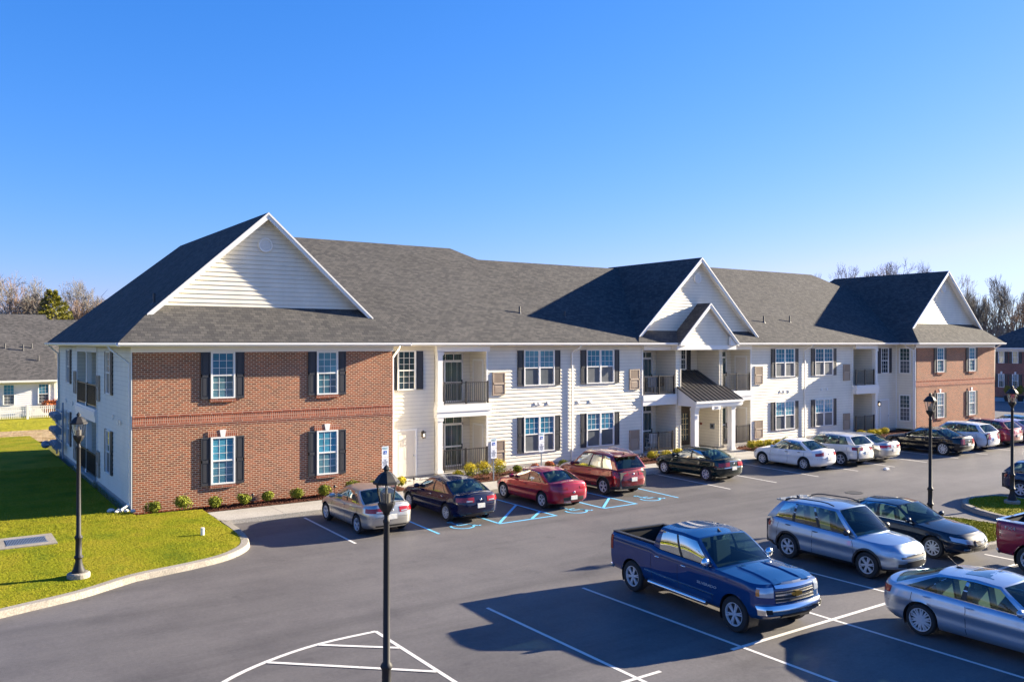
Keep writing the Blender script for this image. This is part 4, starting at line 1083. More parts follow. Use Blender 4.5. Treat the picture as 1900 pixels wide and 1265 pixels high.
        # bumpers/lights from spec
        for nm,mat,args in P['det']:
            mb=MB()
            if nm in ('headlight','tail_light','fog_light','reverse_light','turn_signal','side_moulding'):
                for side in (1,-1):
                    mb=MB()
                    for a in args: s.patch(mb,*a[:4],off=a[4] if len(a)>4 else .008,side=side)
                    mb.build(nm,M[mat],root)
                continue
            for a in args:
                if a[0]<0: s.patch(mb,*a[:4],off=a[4] if len(a)>4 else .008,side=1,nu=14)
                else:
                    for side in (1,-1): s.patch(mb,*a[:4],off=a[4] if len(a)>4 else .008,side=side,nu=12)
            mb.build(nm,M[mat] if isinstance(mat,str) else mat,root)
        # licence plate
        hpl=P.get('ph',.48)
        if not bed:
            mb=MB(); s.patch(mb,-4.99,-4.62,hpl-.11,hpl+.12,.003,1,4,2); s.patch(mb,4.62,4.99,hpl-.11,hpl+.12,.003,1,4,2); mb.build('plate_recess',M['blacktrim'] if P.get('dkr') else s.paint,root)
            v=s.surf(5,min(.93,hpl+.26)); mb=MB(); mb.ell((v.x-.004,0,v.z),(.012,.055,.04),10); mb.build('rear_badge',M['chrome'],root)
        v=s.surf(5,hpl); mb=MB(); mb.box((v.x-.025,-.155,v.z-.08),(v.x+.01,.155,v.z+.08)); mb.build('licence_plate',M['plate'],root)
    def arches(s,mat='blacktrim',w=.055):
        AR=s.R+.05
        for wx in s.wx:
            for side in (1,-1):
                G=[]
                for i in range(21):
                    t=math.radians(-8+196*i/20); row=[]
                    for rr in (AR-.005,AR+w*.5,AR+w):
                        x=wx+rr*math.cos(t); z=s.R+rr*math.sin(t); zt=s.ztop(x,s.hw); zb=s.zbot(x)
                        h=max(0,min(1,(z-zb)/(zt-zb))); p=s.pat(x); 
                        v=s.surf(max(1.6,min(3.5,p)),h,side); y=abs(v.y)
                        row.append((x,side*(y+.012 if rr<AR+w else y+.002),z))
                    G.append(row)
                mb=MB(); mb.grid(G,0,True,flip=side<0); mb.build('wheel_arch',M[mat],s.root)
    def pat(s,x):
        a=s.surf(2,.6).x; b=s.surf(3,.6).x; return 2+(a-x)/(a-b)
    def wheel(s,wx,side):
        P=s.P; R=s.R; w=.205 if R<.36 else .25; yo=side*(s.hw*.985); 
        yc=yo-side*w/2; r=R*P.get('rimr',.66)
        hub=MB(); hub.tube((wx,yc,R),(wx,yo-side*.055,R),r*.98,n=20,smooth=False); o=hub.build('wheel',M['rimdark'],s.root)
        ty=MB(); pr=[(r,-w/2),(R*.93,-w/2),(R*.985,-w/2+.03),(R,-w*.3),(R,w*.3),(R*.985,w/2-.03),(R*.93,w/2),(r,w/2-.012),(r,-w/2)]
        ty.lathe(pr,(wx,yc,R),28,axis='y'); ty.build('tyre',M['tyre'],o,angle=40)
        rm=MB(); sp=P.get('spokes',7); d=side
        rm.lathe([(r*1.0,d*(w/2-.012)),(r*1.02,d*(w/2-.002)),(r*.93,d*(w/2-.004)),(r*.88,d*(w/2-.05))],(wx,yc,R),28,axis='y')
        yy=lambda k:yc+d*(w/2-k)
        split=P.get('split',False)
        for i in range(sp):
            a0=2*math.pi*i/sp+.2
            for da in ((-.13,.13) if split else (0,)):
                a=a0+da; wd0,wd1=(.022,.012) if split else (r*.20*5/sp,r*.13*5/sp)
                ca,sa=math.cos(a),math.sin(a); a2=a0+da*.35; cb,sb=math.cos(a2),math.sin(a2)
                def pt(rr,o_,k,c,s_): return (wx+rr*c-o_*s_,yy(k),R+rr*s_+o_*c)
                q=[pt(r*.16,-wd0,.018,cb,sb),pt(r*.16,wd0,.018,cb,sb),pt(r*.94,wd1,.012,ca,sa),pt(r*.94,-wd1,.012,ca,sa)]
                q2=[(x,y-d*.03,z) for x,y,z in q]
                rm.add(q+q2,[(0,1,2,3),(4,5,6,7)[::-1],(0,4,5,1),(1,5,6,2),(2,6,7,3),(3,7,4,0)])
        rm.lathe([(r*.24,-0+d*(w/2-.03)),(r*.22,d*(w/2-.012)),(.0001,d*(w/2-.008))],(wx,yc,R),14,axis='y')
        rm.build('rim',M[P.get('rimmat','rim')],o,angle=35)

def sedan(L=4.6,W=1.8,roof=1.45,paint=None,**k):
    f=L/4.6
    P=dict(L=L,W=W,wb=2.7*f,fo=.93*f,R=.325,paint=paint,roof=roof,
      belt=[(0,.66),(.25*f,.74),(.8*f,.86),(1.4*f,.93),(2.2*f,.95),(3.2*f,.985),(4.1*f,1.02),(4.6*f,.99)],
      cen=[(0,.70),(.3*f,.83),(.9*f,.96),(1.35*f,1.02),(3.6*f,1.06),(4.2*f,1.10),(4.45*f,1.10),(4.6*f,1.06)],
      gh=(1.42*f,2.15*f,3.25*f,4.02*f,.26),roofl=[(2.15*f,roof-.07),(2.6*f,roof-.035),(3.25*f,roof-.085)],
      wins=[(.05,.46),(.50,.80),(.815,.90)],rbulge=.2,
      det=[('grille','blacktrim',[(-.62,.62,.58,.80,.006),(-.8,.8,.10,.34,.006)]),('grille_trim','chrome',[(-.62,.62,.80,.83,.012)]),
           ('headlight','lampclear',[(.70,1.62,(.62,.70),(.80,.90),.008)]),
           ('tail_light','lampred',[(3.30,4.50,(.72,.64),(.90,.86),.012)]),('reverse_light','lampclear',[(3.95,4.40,(.69,.67),(.75,.72),.017)]),
           ('bumper_insert','blacktrim',[(-5,-5,0,0)][:0]+[(3.9,5,.06,.13,.006)])])
    P.update(k); return P
def suv(L=4.6,W=1.85,roof=1.70,paint=None,**k):
    f=L/4.6
    P=dict(L=L,W=W,wb=2.66*f,fo=.93*f,R=.36,paint=paint,roof=roof,zb=.26,
      belt=[(0,.80),(.25*f,.92),(.8*f,1.0),(1.3*f,1.04),(2.2*f,1.07),(3.2*f,1.11),(4.2*f,1.16),(4.6*f,1.14)],
      cen=[(0,.84),(.3*f,1.0),(.9*f,1.09),(1.3*f,1.13),(4.2*f,1.18),(4.6*f,1.15)],
      nose=[(0,.10),(.15,.02),(.5,0),(.8,.05),(.93,.14),(1,.26)],tail=[(0,.14),(.12,.03),(.4,0),(.7,.05),(1,.12)],
      gh=(1.30*f,2.02*f,3.98*f,4.42*f,.24),roofl=[(2.0*f,roof-.07),(2.6*f,roof-.03),(3.4*f,roof-.05),(4.0*f,roof-.12)],rw=.76,
      wins=[(.05,.37),(.40,.67),(.70,.90)],rbulge=.10,rr=(.36,.36),
      det=[('grille','blacktrim',[(-.62,.62,.60,.78,.006),(-.8,.8,.10,.36,.006)]),('grille_trim','chrome',[(-.62,.62,.78,.81,.012)]),
           ('headlight','lampclear',[(.66,1.62,(.64,.70),(.80,.88),.008)]),
           ('tail_light','lampred',[(3.30,4.45,(.68,.66),(.86,.88),.012)]),
           ('lower_cladding','blacktrim',[(2.02,2.98,0,.09,.006),(3.0,5,.0,.16,.008)])])
    P.update(k); return P
R90=math.pi/2
NB='cars parked nose-in along the building'
def put(name,cat,label,u,rear_wheel_v,P,nose=1,ang=0,group=None):
    # rear axle at given v; nose +1 faces the building
    L=P['L']; rearx=L/2-P['fo']-P['wb']  # local x of the rear axle
    h=(R90 if nose>0 else -R90)+ang
    cx=u-math.cos(h)*rearx; cy=rear_wheel_v-math.sin(h)*rearx
    return Car(name,label,cat,(cx,cy),h,P,group)
CP_=carpaint
put('parked_car','sedan','beige silver sedan nearest the brick gable wall, behind the foreground lamp post',13.03,26.96,sedan(4.6,1.8,1.47,CP_('paint_champagne',(.50,.49,.46),metal=.75,rough=.3),seat='seatdark',split=True,spokes=5),group=NB)
put('parked_car','sedan','dark navy blue sedan parked between the beige sedan and the hatched blue aisle',16.56,27.01,sedan(4.87,1.82,1.45,CP_('paint_navy',(.001,.003,.030)),fulltrim=True,split=False,spokes=9,mirror=None,handle='chrome'),group=NB)
put('parked_car','sedan','bright red sedan parked on the accessible bay beside the hatched aisle',20.9,27.01,sedan(4.6,1.8,1.43,CP_('paint_red',(.33,.001,.026),metal=.4,rough=.3),split=True,spokes=5,seat='seat',ph=.26,
   det=[('grille','blacktrim',[(-.62,.62,.4,.78,.006)]),('headlight','lampclear',[(.70,1.62,(.62,.70),(.80,.90),.008)]),('tail_light','lampred',[(3.35,4.45,(.74,.66),(.88,.80),.010)]),('bumper_insert','blacktrim',[(4.1,5,.12,.30,.008)])]),group=NB)
esc=put('parked_car','suv','maroon suv with roof rails and silver rear skid plate beside the bright red sedan',24.86,27.9,suv(4.52,1.84,1.76,CP_('paint_maroon',(.20,.010,.016),metal=.5,rough=.3),seat='seatdark',trim='chrome',spokes=5,split=True),group=NB)
put('parked_car','sedan','dark green sedan with round chrome window trim parked left of the canopy entrance walk',31.2,27.95,sedan(4.67,1.79,1.43,CP_('paint_green',(.001,.012,.011)),fulltrim=True,trim='chrome',spokes=7,seat='seat',wins=[(.05,.46),(.50,.86)],
   det=[('grille','chrome',[(-.4,.4,.5,.82,.006)]),('headlight','lampclear',[(.60,1.3,(.62,.66),(.82,.86),.008)]),('tail_light','lampred',[(3.45,4.5,(.62,.60),(.84,.84),.012)]),('bumper_trim','chrome',[(3.1,5,.52,.555,.012)]),('trunk_trim','chrome',[(4.5,5,.86,.89,.012)])]),group=NB)
put('parked_car','sedan','plain white sedan with black door handles, first car right of the entrance walk',37.87,27.48,sedan(4.45,1.75,1.49,CP_('paint_white',(.74,.74,.73)),spokes=8,rimr=.66,trim='blacktrim',handle='blacktrim',det=[('grille','chrome',[(-.62,.62,.58,.80,.006)]),('headlight','lampclear',[(.70,1.6,(.62,.70),(.80,.90),.008)]),('tail_light','lampred',[(3.4,4.2,(.66,.66),(.84,.88),.012)])]),group=NB)
put('parked_car','suv','pale silver compact suv between the plain white sedan and the silver sedan',40.85,27.35,suv(4.48,1.85,1.65,CP_('paint_pearl',(.66,.64,.60),metal=.3),trim='chrome',wins=[(.05,.37),(.40,.67),(.70,.88)],spokes=5,split=True,ph=.5),group=NB)
put('parked_car','sedan','silver sedan with black five-spoke wheels parked right of the pale silver suv',43.6,27.53,sedan(4.88,1.84,1.44,CP_('paint_silver',(.56,.55,.52),metal=.75,rough=.28),rimmat='rimdark',split=True,spokes=5,rimr=.72),group=NB)
put('parked_car','sedan','black sedan with chrome window line parked beside the white wagon',49.6,26.62,sedan(5.04,1.9,1.49,CP_('paint_black',(.004,.006,.010)),fulltrim=True,spokes=10,rimr=.74,R=.36,
   det=[('grille','chrome',[(-.62,.62,.5,.82,.006)]),('headlight','lampclear',[(.70,1.5,(.62,.66),(.82,.88),.008)]),('tail_light','lampred',[(3.75,4.3,(.52,.52),(.90,.90),.012)]),('bumper_trim','chrome',[(3.6,5,.40,.43,.012)])]),group=NB)
put('parked_car','suv','white crossover wagon parked between the black sedan and the dark red suv',52.9,26.75,suv(4.65,1.9,1.66,CP_('paint_white_b',(.60,.62,.66),metal=.2),det=[('grille','chrome',[(-.62,.62,.5,.8,.006)]),('headlight','lampclear',[(.66,1.4,(.6,.6),(.84,.88),.008)]),('tail_light','lampred',[(3.8,4.3,(.50,.50),(.92,.92),.012)]),('tailgate_trim','chrome',[(4.4,5,.56,.62,.012)])]),group=NB)
put('parked_car','suv','dark red suv parked between the white wagon and the mauve car',56.25,26.99,suv(4.75,1.9,1.66,CP_('paint_ruby',(.20,.01,.03),metal=.4)),group=NB)
put('parked_car','sedan','silvery mauve sedan parked right of the dark red suv',59.5,26.9,sedan(4.8,1.85,1.47,CP_('paint_mauve',(.42,.34,.42),metal=.5)),group=NB)
put('parked_car','sedan','teal blue sedan at the far end of the row beside the building',63.0,28.3,sedan(4.6,1.8,1.47,CP_('paint_teal',(.03,.12,.17),metal=.3)),group=NB)
FB='cars in the double row in front'
# foreground: silver-blue suv, black sedan, silver sedan
rav=put('parked_car','suv','light silver-blue suv with black roof rails and plastic arches between pickup and dark sedan',22.42,16.53,suv(4.6,1.84,1.76,CP_('paint_ice',(.30,.38,.48),metal=.7,rough=.3),wb=2.66,fo=.93,spokes=6,split=True,trim='blacktrim',mirror='blacktrim',handle='blacktrim',seat='seatdark',
   det=[('grille','blacktrim',[(-1.1,1.1,.60,.70,.008),(-.80,.80,.14,.46,.010)]),('grille_bar','chrome',[(-.95,.95,.705,.74,.016)]),('skid_plate','grey_metal',[(-.62,.62,.02,.10,.014)]),
        ('headlight','lampclear',[(.78,1.72,(.66,.72),(.77,.86),.010)]),('fog_light','blacktrim',[(.82,1.25,(.18,.2),(.40,.36),.008)]),('tail_light','lampred',[(3.28,4.4,(.68,.70),(.84,.86),.014)]),('lower_cladding','blacktrim',[(2.02,2.98,0,.10,.006),(3.0,5,.0,.18,.008),(1.0,1.98,.0,.09,.006)])]),nose=-1,ang=-.02,group=FB)
put('parked_car','sedan','glossy black sedan facing the viewer between silver-blue suv and grass island',25.95,16.82,sedan(4.87,1.82,1.45,CP_('paint_jet',(.004,.010,.022)),fulltrim=True,spokes=10,split=False,wb=2.79,fo=1.0,seat='seat',rimr=.7,
   det=[('grille','chrome',[(-.50,.50,.46,.80,.008)]),('grille_slats','blacktrim',[(-.46,.46,a,a+.05,.014) for a in (.49,.57,.65,.73)]),('lower_intake','blacktrim',[(-.62,.62,.10,.34,.006)]),('headlight','lampclear',[(.72,1.66,(.56,.72),(.80,.90),.010)]),('fog_light','chrome',[(.98,1.3,.20,.34,.010)]),('tail_light','lampred',[(3.35,4.55,(.70,.66),(.88,.86),.010)])]),nose=-1,ang=.0,group=FB)
fus=put('parked_car','sedan','silver sedan seen from behind with sunroof, roof antenna and many-spoke wheels',19.16,10.51,sedan(4.87,1.85,1.48,CP_('paint_sky_silver',(.38,.45,.54),metal=.75,rough=.3),wb=2.85,fo=.95,fulltrim=True,spokes=10,split=True,R=.345,rimr=.74,seat='seat',wins=[(.05,.46),(.50,.78),(.79,.92)],
   gh=(1.45,2.2,3.5,4.45,.26),roofl=[(2.2,1.40),(2.7,1.445),(3.5,1.39)]),nose=-1,ang=.015,group=FB)
put('parked_car','hatchback','dark blue hatchback cut off by the frame behind the far right lamp post',38.75,17.4,suv(4.4,1.8,1.55,CP_('paint_deepblue',(.006,.02,.06)),belt=[(0,.75),(.25,.86),(.8,.93),(1.3,.97),(3.2,1.02),(4.4,1.05)],cen=[(0,.78),(.3,.93),(.9,1.0),(1.3,1.05),(4.4,1.06)],wb=2.6,fo=.9),nose=-1,group=FB)
def truck(paint,**k):
    P=dict(L=5.62,W=2.03,wb=3.645,fo=.98,R=.40,paint=paint,roof=1.88,zb=.42,bed=True,rw=.80,
      belt=[(0,1.12),(.2,1.17),(.9,1.23),(1.6,1.26),(2.6,1.28),(3.6,1.30),(3.9,1.36),(5.85,1.38)],
      cen=[(0,1.13),(.25,1.22),(.9,1.30),(1.55,1.33),(3.9,1.36),(5.85,1.38)],
      prof=[(0,.92),(.1,.97),(.4,1.0),(.8,.99),(.93,.97),(1,.92)],nose=[(0,.12),(.12,.0),(.35,0),(.40,.06),(.9,.09),(1,.2)],tail=[(0,.12),(.2,.06),(1,.06)],
      rf=(.34,.26),rr=(.06,.06),bf=.16,br=.0,
      hseams=[],gh=(1.62,2.38,3.70,3.86,.20),roofl=[(2.38,1.81),(2.9,1.85),(3.7,1.83)],crown=.055,rbulge=.01,
      wins=[(.06,.50),(.54,.90)],wt=(.05,.88),rows=[.35,.75],split=True,spokes=6,rimr=.66,seat='seatdark',
      seams=[2.81-1.72,2.81-2.86,2.81-3.86],handles=[2.81-2.65,2.81-3.62],ph=.2,
      det=[('grille','blacktrim',[(-.80,.80,.52,.93,.006)]),('grille_bar','chrome',[(-.80,.80,.905,.955,.02),(-.80,.80,.70,.745,.022),(-.80,.80,.80,.815,.014),(-.80,.80,.60,.615,.014),(-.8,.8,.50,.525,.02)]),
           ('front_bumper','chrome',[(-1.62,1.62,.16,.42,.03),]),('bumper_insert','blacktrim',[(-.62,.62,.0,.15,.02)]),
           ('headlight','lampclear',[(.86,1.55,(.66,.68),(.93,.93),.014)]),('fog_light','dark',[(1.0,1.28,.2,.34,.036)]),
           ('turn_signal','amber',[(1.44,1.58,.70,.90,.018)]),
           ('tail_light','lampred',[(2.985,3.95,.55,.94,.012)]),('side_moulding','chrome',[(2.22,2.72,.30,.325,.012)]),('rear_bumper','chrome',[(3.3,5,-.12,.08,.05)][:0]+[(3.3,5,.0,.12,.05)])])
    P.update(k); return P
tk=put('pickup_truck','pickup truck','dark blue pickup with open black-lined bed and chrome grille in the foreground bay',16.27,16.55,truck(CP_('paint_royal',(.001,.036,.13),metal=.0),handle='chrome',mirror='chrome'),nose=-1,ang=-.075)
rd=put('pickup_truck','pickup truck','dark red pickup cut off by the frame, its tailgate toward the grass island',26.5,11.45,truck(CP_('paint_ruby_b',(.22,.006,.03),metal=.35),railblack=False,det=[('grille','chrome',[(-.8,.8,.5,.93,.006)]),('headlight','lampclear',[(.86,1.5,.66,.93,.014)]),('tail_light','lampred',[(2.985,3.95,.55,.94,.012)]),('rear_bumper','chrome',[(3.3,5,.0,.12,.05)])]),nose=-1,ang=0)
# extras: roof rails, spoilers, aerials, running boards, sunroof, lettering
def rails(c,x0,x1,mat='blacktrim'):
    for side in (1,-1):
        mb=MB(); y=side*.66*c.hw; pts=[]
        for i in range(9):
            x=lerp(x0,x1,i/8); z=pl([(c.hl-a,b) for a,b in c.P['roofl']],x)+.055+(.0 if i in(0,8) else .035); pts.append((x,y,z))
        for p,q in zip(pts[:-1],pts[1:]): mb.tube(p,q,.02,n=6)
        mb.build('roof_rail',M[mat],c.root)
for c,m in ((esc,'chrome'),(rav,'blacktrim')):
    rails(c,c.A1-.15,c.C1+.1,m)
def spoiler(c):
    mb=MB(); z=c.P['roofl'][-1][1]; x=c.C1; w=c.hw*.68
    mb.add([(x+.1,-w,z+.05),(x+.1,w,z+.05),(x-.27,w*.95,z+.03),(x-.27,-w*.95,z+.03),(x+.05,-w,z-.02),(x+.05,w,z-.02),(x-.25,w*.95,z-.01),(x-.25,-w*.95,z-.01)],[(0,3,2,1),(4,5,6,7),(2,3,7,6),(0,4,7,3),(1,2,6,5)]); mb.build('spoiler',c.paint,c.root)
for c in (esc,rav): spoiler(c)
rav.arches(); esc.arches(w=.04)
mb=MB(); 
for side in (1,-1): mb=MB(); mb.tube((.95,side*.98,.42),(-1.15,side*.98,.42),.055,n=8); [mb.tube((x,side*.98,.42),(x,side*.75,.5),.03,n=6) for x in (.7,-.9)]; mb.build('running_board',M['chrome'],tk.root)
mb=MB(); mb.prism([(.42,-.012,1.87),(.28,-.012,1.87),(.30,-.012,1.95),(.36,-.012,1.9)],(0,.024,0)); mb.build('roof_antenna',M['blacktrim'],tk.root)
# lettering on the door of the blue pickup (right-hand side, local -Y) and cross badge on the grille
o=text_mesh('door_lettering','SILVERADO',.085,M['rim'],tk.root,Matrix.Translation((.98,-tk.hw*.998-.006,.86))@Matrix.Rotation(R90,4,'X')@Matrix.Scale(1.5,4,(1,0,0)),.003)
mb=MB(); v=tk.surf(0,.73); mb.box((v.x+.02,-.14,v.z-.035),(v.x+.05,.14,v.z+.035)); mb.box((v.x+.02,-.06,v.z-.06),(v.x+.052,.06,v.z+.06)); mb.build('grille_badge',M['gold'],tk.root)
text_mesh('bed_lettering','FX4',.13,M['grey_metal'],rd.root,Matrix.Translation((-2.35,-rd.hw*.998-.004,1.22))@Matrix.Rotation(R90,4,'X')@Matrix.Scale(1.4,4,(1,0,0)),.003)
# hood bulges of the pickup
for side in (1,-1):
    mb=MB(); G=[]
    for i in range(8):
        x=2.62-1.25*i/7; row=[]
        for j,(yy,hh) in enumerate(((.30,-.004),(.34,.028),(.52,.028),(.58,-.004))): row.append((x,side*(yy-.05*i/7),tk.ztop(x,yy)+hh*(1 if 0<i<7 else .2)))
        G.append(row)
    mb.grid(G,0,False,flip=side<0); mb.build('hood_ridge',tk.paint,tk.root)
def roofpiece(c,x0,x1,w,mat,name,dz=.004):
    rz=[(c.hl-a,b) for a,b in c.P['roofl']]; cr=c.P.get('crown',.05); rwy=c.P.get('rw',.74)*c.hw
    mb=MB(); G=[[(lerp(x0,x1,i/4),y,pl(rz,lerp(x0,x1,i/4))+cr*(1-(y/rwy)**2)+dz) for y in (-w,-w*.5,0,w*.5,w)] for i in range(5)]
    mb.grid(G,0,True); mb.build(name,M[mat],c.root)
M['sunroof']=pmat('sunroof_glass',(.012,.02,.03),.05,coat=1.)
roofpiece(fus,fus.A1-.25,fus.A1-.85,.42,'sunroof','sunroof')
mb=MB(); x=fus.C1+.12; z=1.45; mb.ell((x,0,z),(.09,.035,.03),8); mb.tube((x,0,z),(x-.28,0,z+.22),.007,.004,n=5); mb.build('roof_antenna',M['blacktrim'],fus.root)
def fin(c,mat=None):
    mb=MB(); x=c.C1+.12; z=c.P['roofl'][-1][1]+c.P.get('crown',.05); mb.prism([(x+.09,-.015,z),(x-.09,-.015,z),(x-.085,-.01,z+.07),(x-.03,-.01,z+.05)],(0,.03,0)); mb.build('roof_antenna',M['blacktrim'],c.root)
fin(esc); fin(rav)
# ---------------------------------------------------------------- street lamps
def street_lamp(loc,label,k=1.,base='concrete'):
    r=empty('street_lamp',loc,label=label,cat='street lamp',group='black lantern lamp posts')
    mb=MB(); mb.lathe([(.29,-.3),(.29,.10),(.25,.13),(0.0,.13)],(0,0,0),24,smooth=False); mb.build('base_plinth',M['kerb'],r)
    mb=MB(); mb.lathe([(.17,.13),(.17,.17),(.145,.22),(.115,.30),(.105,.34),(.088,.42),(.085,.50),(.115,.52),(.12,.55),(.105,.58),(.082,.60),(.078,1.03),(.10,1.06),(.105,1.09),(.085,1.13),(.062,1.16),(.050,3.52),(.06,3.54),(.06,3.57),(.042,3.60),(.042,3.66),(.07,3.68)],(0,0,0),20)
    mb.build('pole',M['black'],r,angle=50)
    mb=MB(); mb.lathe([(.045,3.66),(.06,3.70),(.12,3.78),(.145,3.84),(.150,3.87),(.13,3.88),(0,3.88)],(0,0,0),8,ph=.39,smooth=False)
    n=6
    for i in range(n):
        t=2*math.pi*i/n; c,s_=math.cos(t),math.sin(t); mb.tube((.125*c,.125*s_,3.87),(.185*c,.185*s_,4.20),.010,n=4)
    mb.lathe([(.17,4.19),(.228,4.195),(.228,4.235),(.205,4.25),(.175,4.295),(.135,4.345),(.085,4.385),(.045,4.40),(.04,4.42),(.06,4.44),(.05,4.47),(.02,4.50),(.0,4.52)],(0,0,0),8,ph=.39,smooth=False); mb.lathe([(.0,4.19),(.17,4.19)],(0,0,0),8,ph=.39,smooth=False)
    mb.build('lantern',M['black'],r)
    mb=MB(); mb.lathe([(.12,3.885),(.178,4.188)],(0,0,0),6,smooth=False); mb.build('lantern_glass',M['lglass'],r)
    mb=MB(); mb.tube((0,0,3.88),(0,0,4.03),.07,n=12); mb.tube((0,0,4.03),(0,0,4.12),.02,n=8); mb.build('lamp_gear',M['geargrey'],r)
    r.scale=(1,1,k); return r
m=bpy.data.materials.new('lantern_glass'); m.use_nodes=True; nt=m.node_tree; nt.nodes.clear()
o_=nt.nodes.new('ShaderNodeOutputMaterial'); t_=nt.nodes.new('ShaderNodeBsdfTransparent'); t_.inputs[0].default_value=(.9,.9,.88,1); g_=nt.nodes.new('ShaderNodeBsdfGlossy'); g_.inputs['Roughness'].default_value=.08
mx=nt.nodes.new('ShaderNodeMixShader'); mx.inputs[0].default_value=.13; nt.links.new(t_.outputs[0],mx.inputs[1]); nt.links.new(g_.outputs[0],mx.inputs[2]); nt.links.new(mx.outputs[0],o_.inputs[0]); M['lglass']=m
M['geargrey']=pmat('lamp_gear',(.10,.09,.08),.5)
x,y=cam2w(-2.13,14.5); street_lamp((x,y,-.06),'black lantern lamp post nearest the viewer, standing in the painted island',.995)
x,y=cam2w(-11.72,23.1); street_lamp((x,y,.18),'black lantern lamp post on the lawn left of the brick gable wall',.985)
x,y=cam2w(15.08,30.8); street_lamp((x,y,.14),'black lantern lamp post rising behind the glossy black sedan',1.012)
x,y=cam2w(19.85,33.9); street_lamp((x,y,.14),'black lantern lamp post on the grass island at the far right',1.035)
# ---------------------------------------------------------------- signs
def acc_sign(u,v,label,top=2.1,white=False):
    r=empty('parking_sign',(u,v,.15),label=label,cat='sign',group='accessible parking signs')
    mb=MB(); mb.box((-.025,-.02,-.1),(.025,.02,top-.2)); mb.build('pole',M['grey_metal'],r)
    z=top-.15
    mb=MB(); mb.box((-.155,-.03,z-.46),(.155,-.022,z)); p=mb.build('sign_panel',M['signwhite'],r)
    mb=MB(); mb.box((-.075,-.034,z-.34),(.075,-.031,z-.19)); mb.build('symbol_field',M['signblue'],p)
    mb=MB()
    c=(0.0,z-.265); w=.008
    def ln(a,b): mb.tube((c[0]+a[0],-.036,c[1]+a[1]),(c[0]+b[0],-.036,c[1]+b[1]),w,n=4)
    pp=[(.034*math.cos(t)-.004,.034*math.sin(t)-.022) for t in [math.radians(120+250*i/10) for i in range(11)]]
    for a,b in zip(pp[:-1],pp[1:]): ln(a,b)
    ln((-.01,.03),(-.008,-.01)); ln((-.008,-.01),(.025,-.01)); ln((.025,-.01),(.04,-.045)); ln((-.01,.05),(-.01,.055))
    mb.build('wheelchair_symbol',M['signwhite'],p)
    MT=lambda zz:Matrix.Translation((0,-.033,zz))@Matrix.Rotation(math.pi/2,4,'X')
    text_mesh('sign_text','RESERVED\nPARKING',.055,M['signgreen'],p,MT(z-.09),.001)
    mb=MB(); mb.box((-.155,-.03,z-.93),(.155,-.022,z-.475)); p2=mb.build('sign_panel',M['signwhite'],r)
    text_mesh('sign_text','PENALTY\n$250\n1ST OFFENSE\nSUBSEQUENT\nOFFENSES\n$250 MIN.\nTOW-AWAY\nZONE',.042,M['signink'],p2,MT(z-.71),.001)
M['signwhite']=pmat('sign_white',(.78,.80,.84),.4); M['signblue']=pmat('sign_blue',(.01,.10,.45),.4); M['signgreen']=pmat('sign_green',(.02,.28,.25),.5); M['signink']=pmat('sign_ink',(.06,.07,.12),.5)
acc_sign(16.2,33.05,'accessible parking sign at the right corner of the brick gable wall')
acc_sign(21.7,33.0,'accessible parking sign standing between yellow shrubs behind the red sedan')
acc_sign(24.45,33.0,'accessible parking sign in front of the lower double window',top=2.2)
# ---------------------------------------------------------------- small things
def stone(loc,s,label):
    mb=MB(); n=9; ph=[rng.uniform(.75,1.2) for _ in range(100)]
    P=[]
    for a in range(7):
        row=[]
        for b in range(n+1):
            k=ph[(a*n+b%n)%100] if 0<a<6 else 1
            row.append((s*k*math.sin(math.pi*a/6)*math.cos(2*math.pi*b/n),s*.8*k*math.sin(math.pi*a/6)*math.sin(2*math.pi*b/n),s*.65*math.cos(math.pi*a/6)))
        P.append(row)
    mb.grid(P,0,False); o=mb.build('stone',M['rock']); o.location=loc; tag(o,label,'stone',group='pale stones under the downspout'); return o
for i,(u,v,s) in enumerate([(5.65,34.12,.13),(5.9,33.92,.12),(6.12,33.78,.09),(5.78,33.78,.07),(6.32,33.6,.10)]):
    stone((u,v,.36),s,'pale round splash stone at the foot of the white corner downspout')
mb=MB(); mb.lathe([(.06,0),(.06,.30),(.0,.30)],(7.55,28.86,.14),14,smooth=False); tag(mb.build('cleanout_pipe',M['white']),'short white capped pipe sticking out of the lawn near the kerb','pipe')
g=empty('storm_drain',(0,0,0),label='flat concrete slab with a steel grate set in the left lawn',cat='drain')
mb=MB(); mb.box((1.5,29.88,.1),(3.44,31.5,.30)); mb.build('slab',M['kerb'],g)
mb=MB(); 
for i in range(26): u=2.12+1.06*i/25; mb.box((u-.011,30.25,.295),(u+.011,31.05,.313))
mb.box((2.08,30.20,.294),(3.22,30.25,.315)); mb.box((2.08,31.05,.294),(3.22,31.1,.315)); mb.build('grate',M['grey_metal'],g)
mb=MB(); mb.box((2.1,30.22,.29),(3.2,31.08,.303)); mb.build('drain_opening',M['dark'],g)
mb=MB(); mb.lathe([(.38,.0),(.38,.012),(.33,.013),(.33,.008),(0,.008)],(33.25,22.09,0),28,smooth=False); tag(mb.build('manhole_cover',M['rimdark']),'round iron manhole cover in the asphalt behind the dark sedan','manhole')
mb=MB(); mb.box((-.15,-.1,0.0),(.12,.1,.05)); mb.box((.0,-.02,.05),(.2,.14,.09)); o=mb.build('litter_scrap',M['white']); o.location=(40.7,25.19,.006); tag(o,'scrap of white litter lying on the open asphalt','litter')
for u,d in ((10.62,'between the low shrubs under the left brick window'),(14.03,'behind the beige silver sedan'),(17.72,'beside the step of the cream door')):
    mb=MB(); y=33.3; mb.tube((u,y,.12),(u,y,.52),.012,n=6); mb.lathe([(.03,.5),(.07,.55),(.05,.60),(0,.63)],(u,y,0),10); tag(mb.build('path_light',M['bronze']),'small dark bronze path light '+d,'path light',group='small garden path lights')
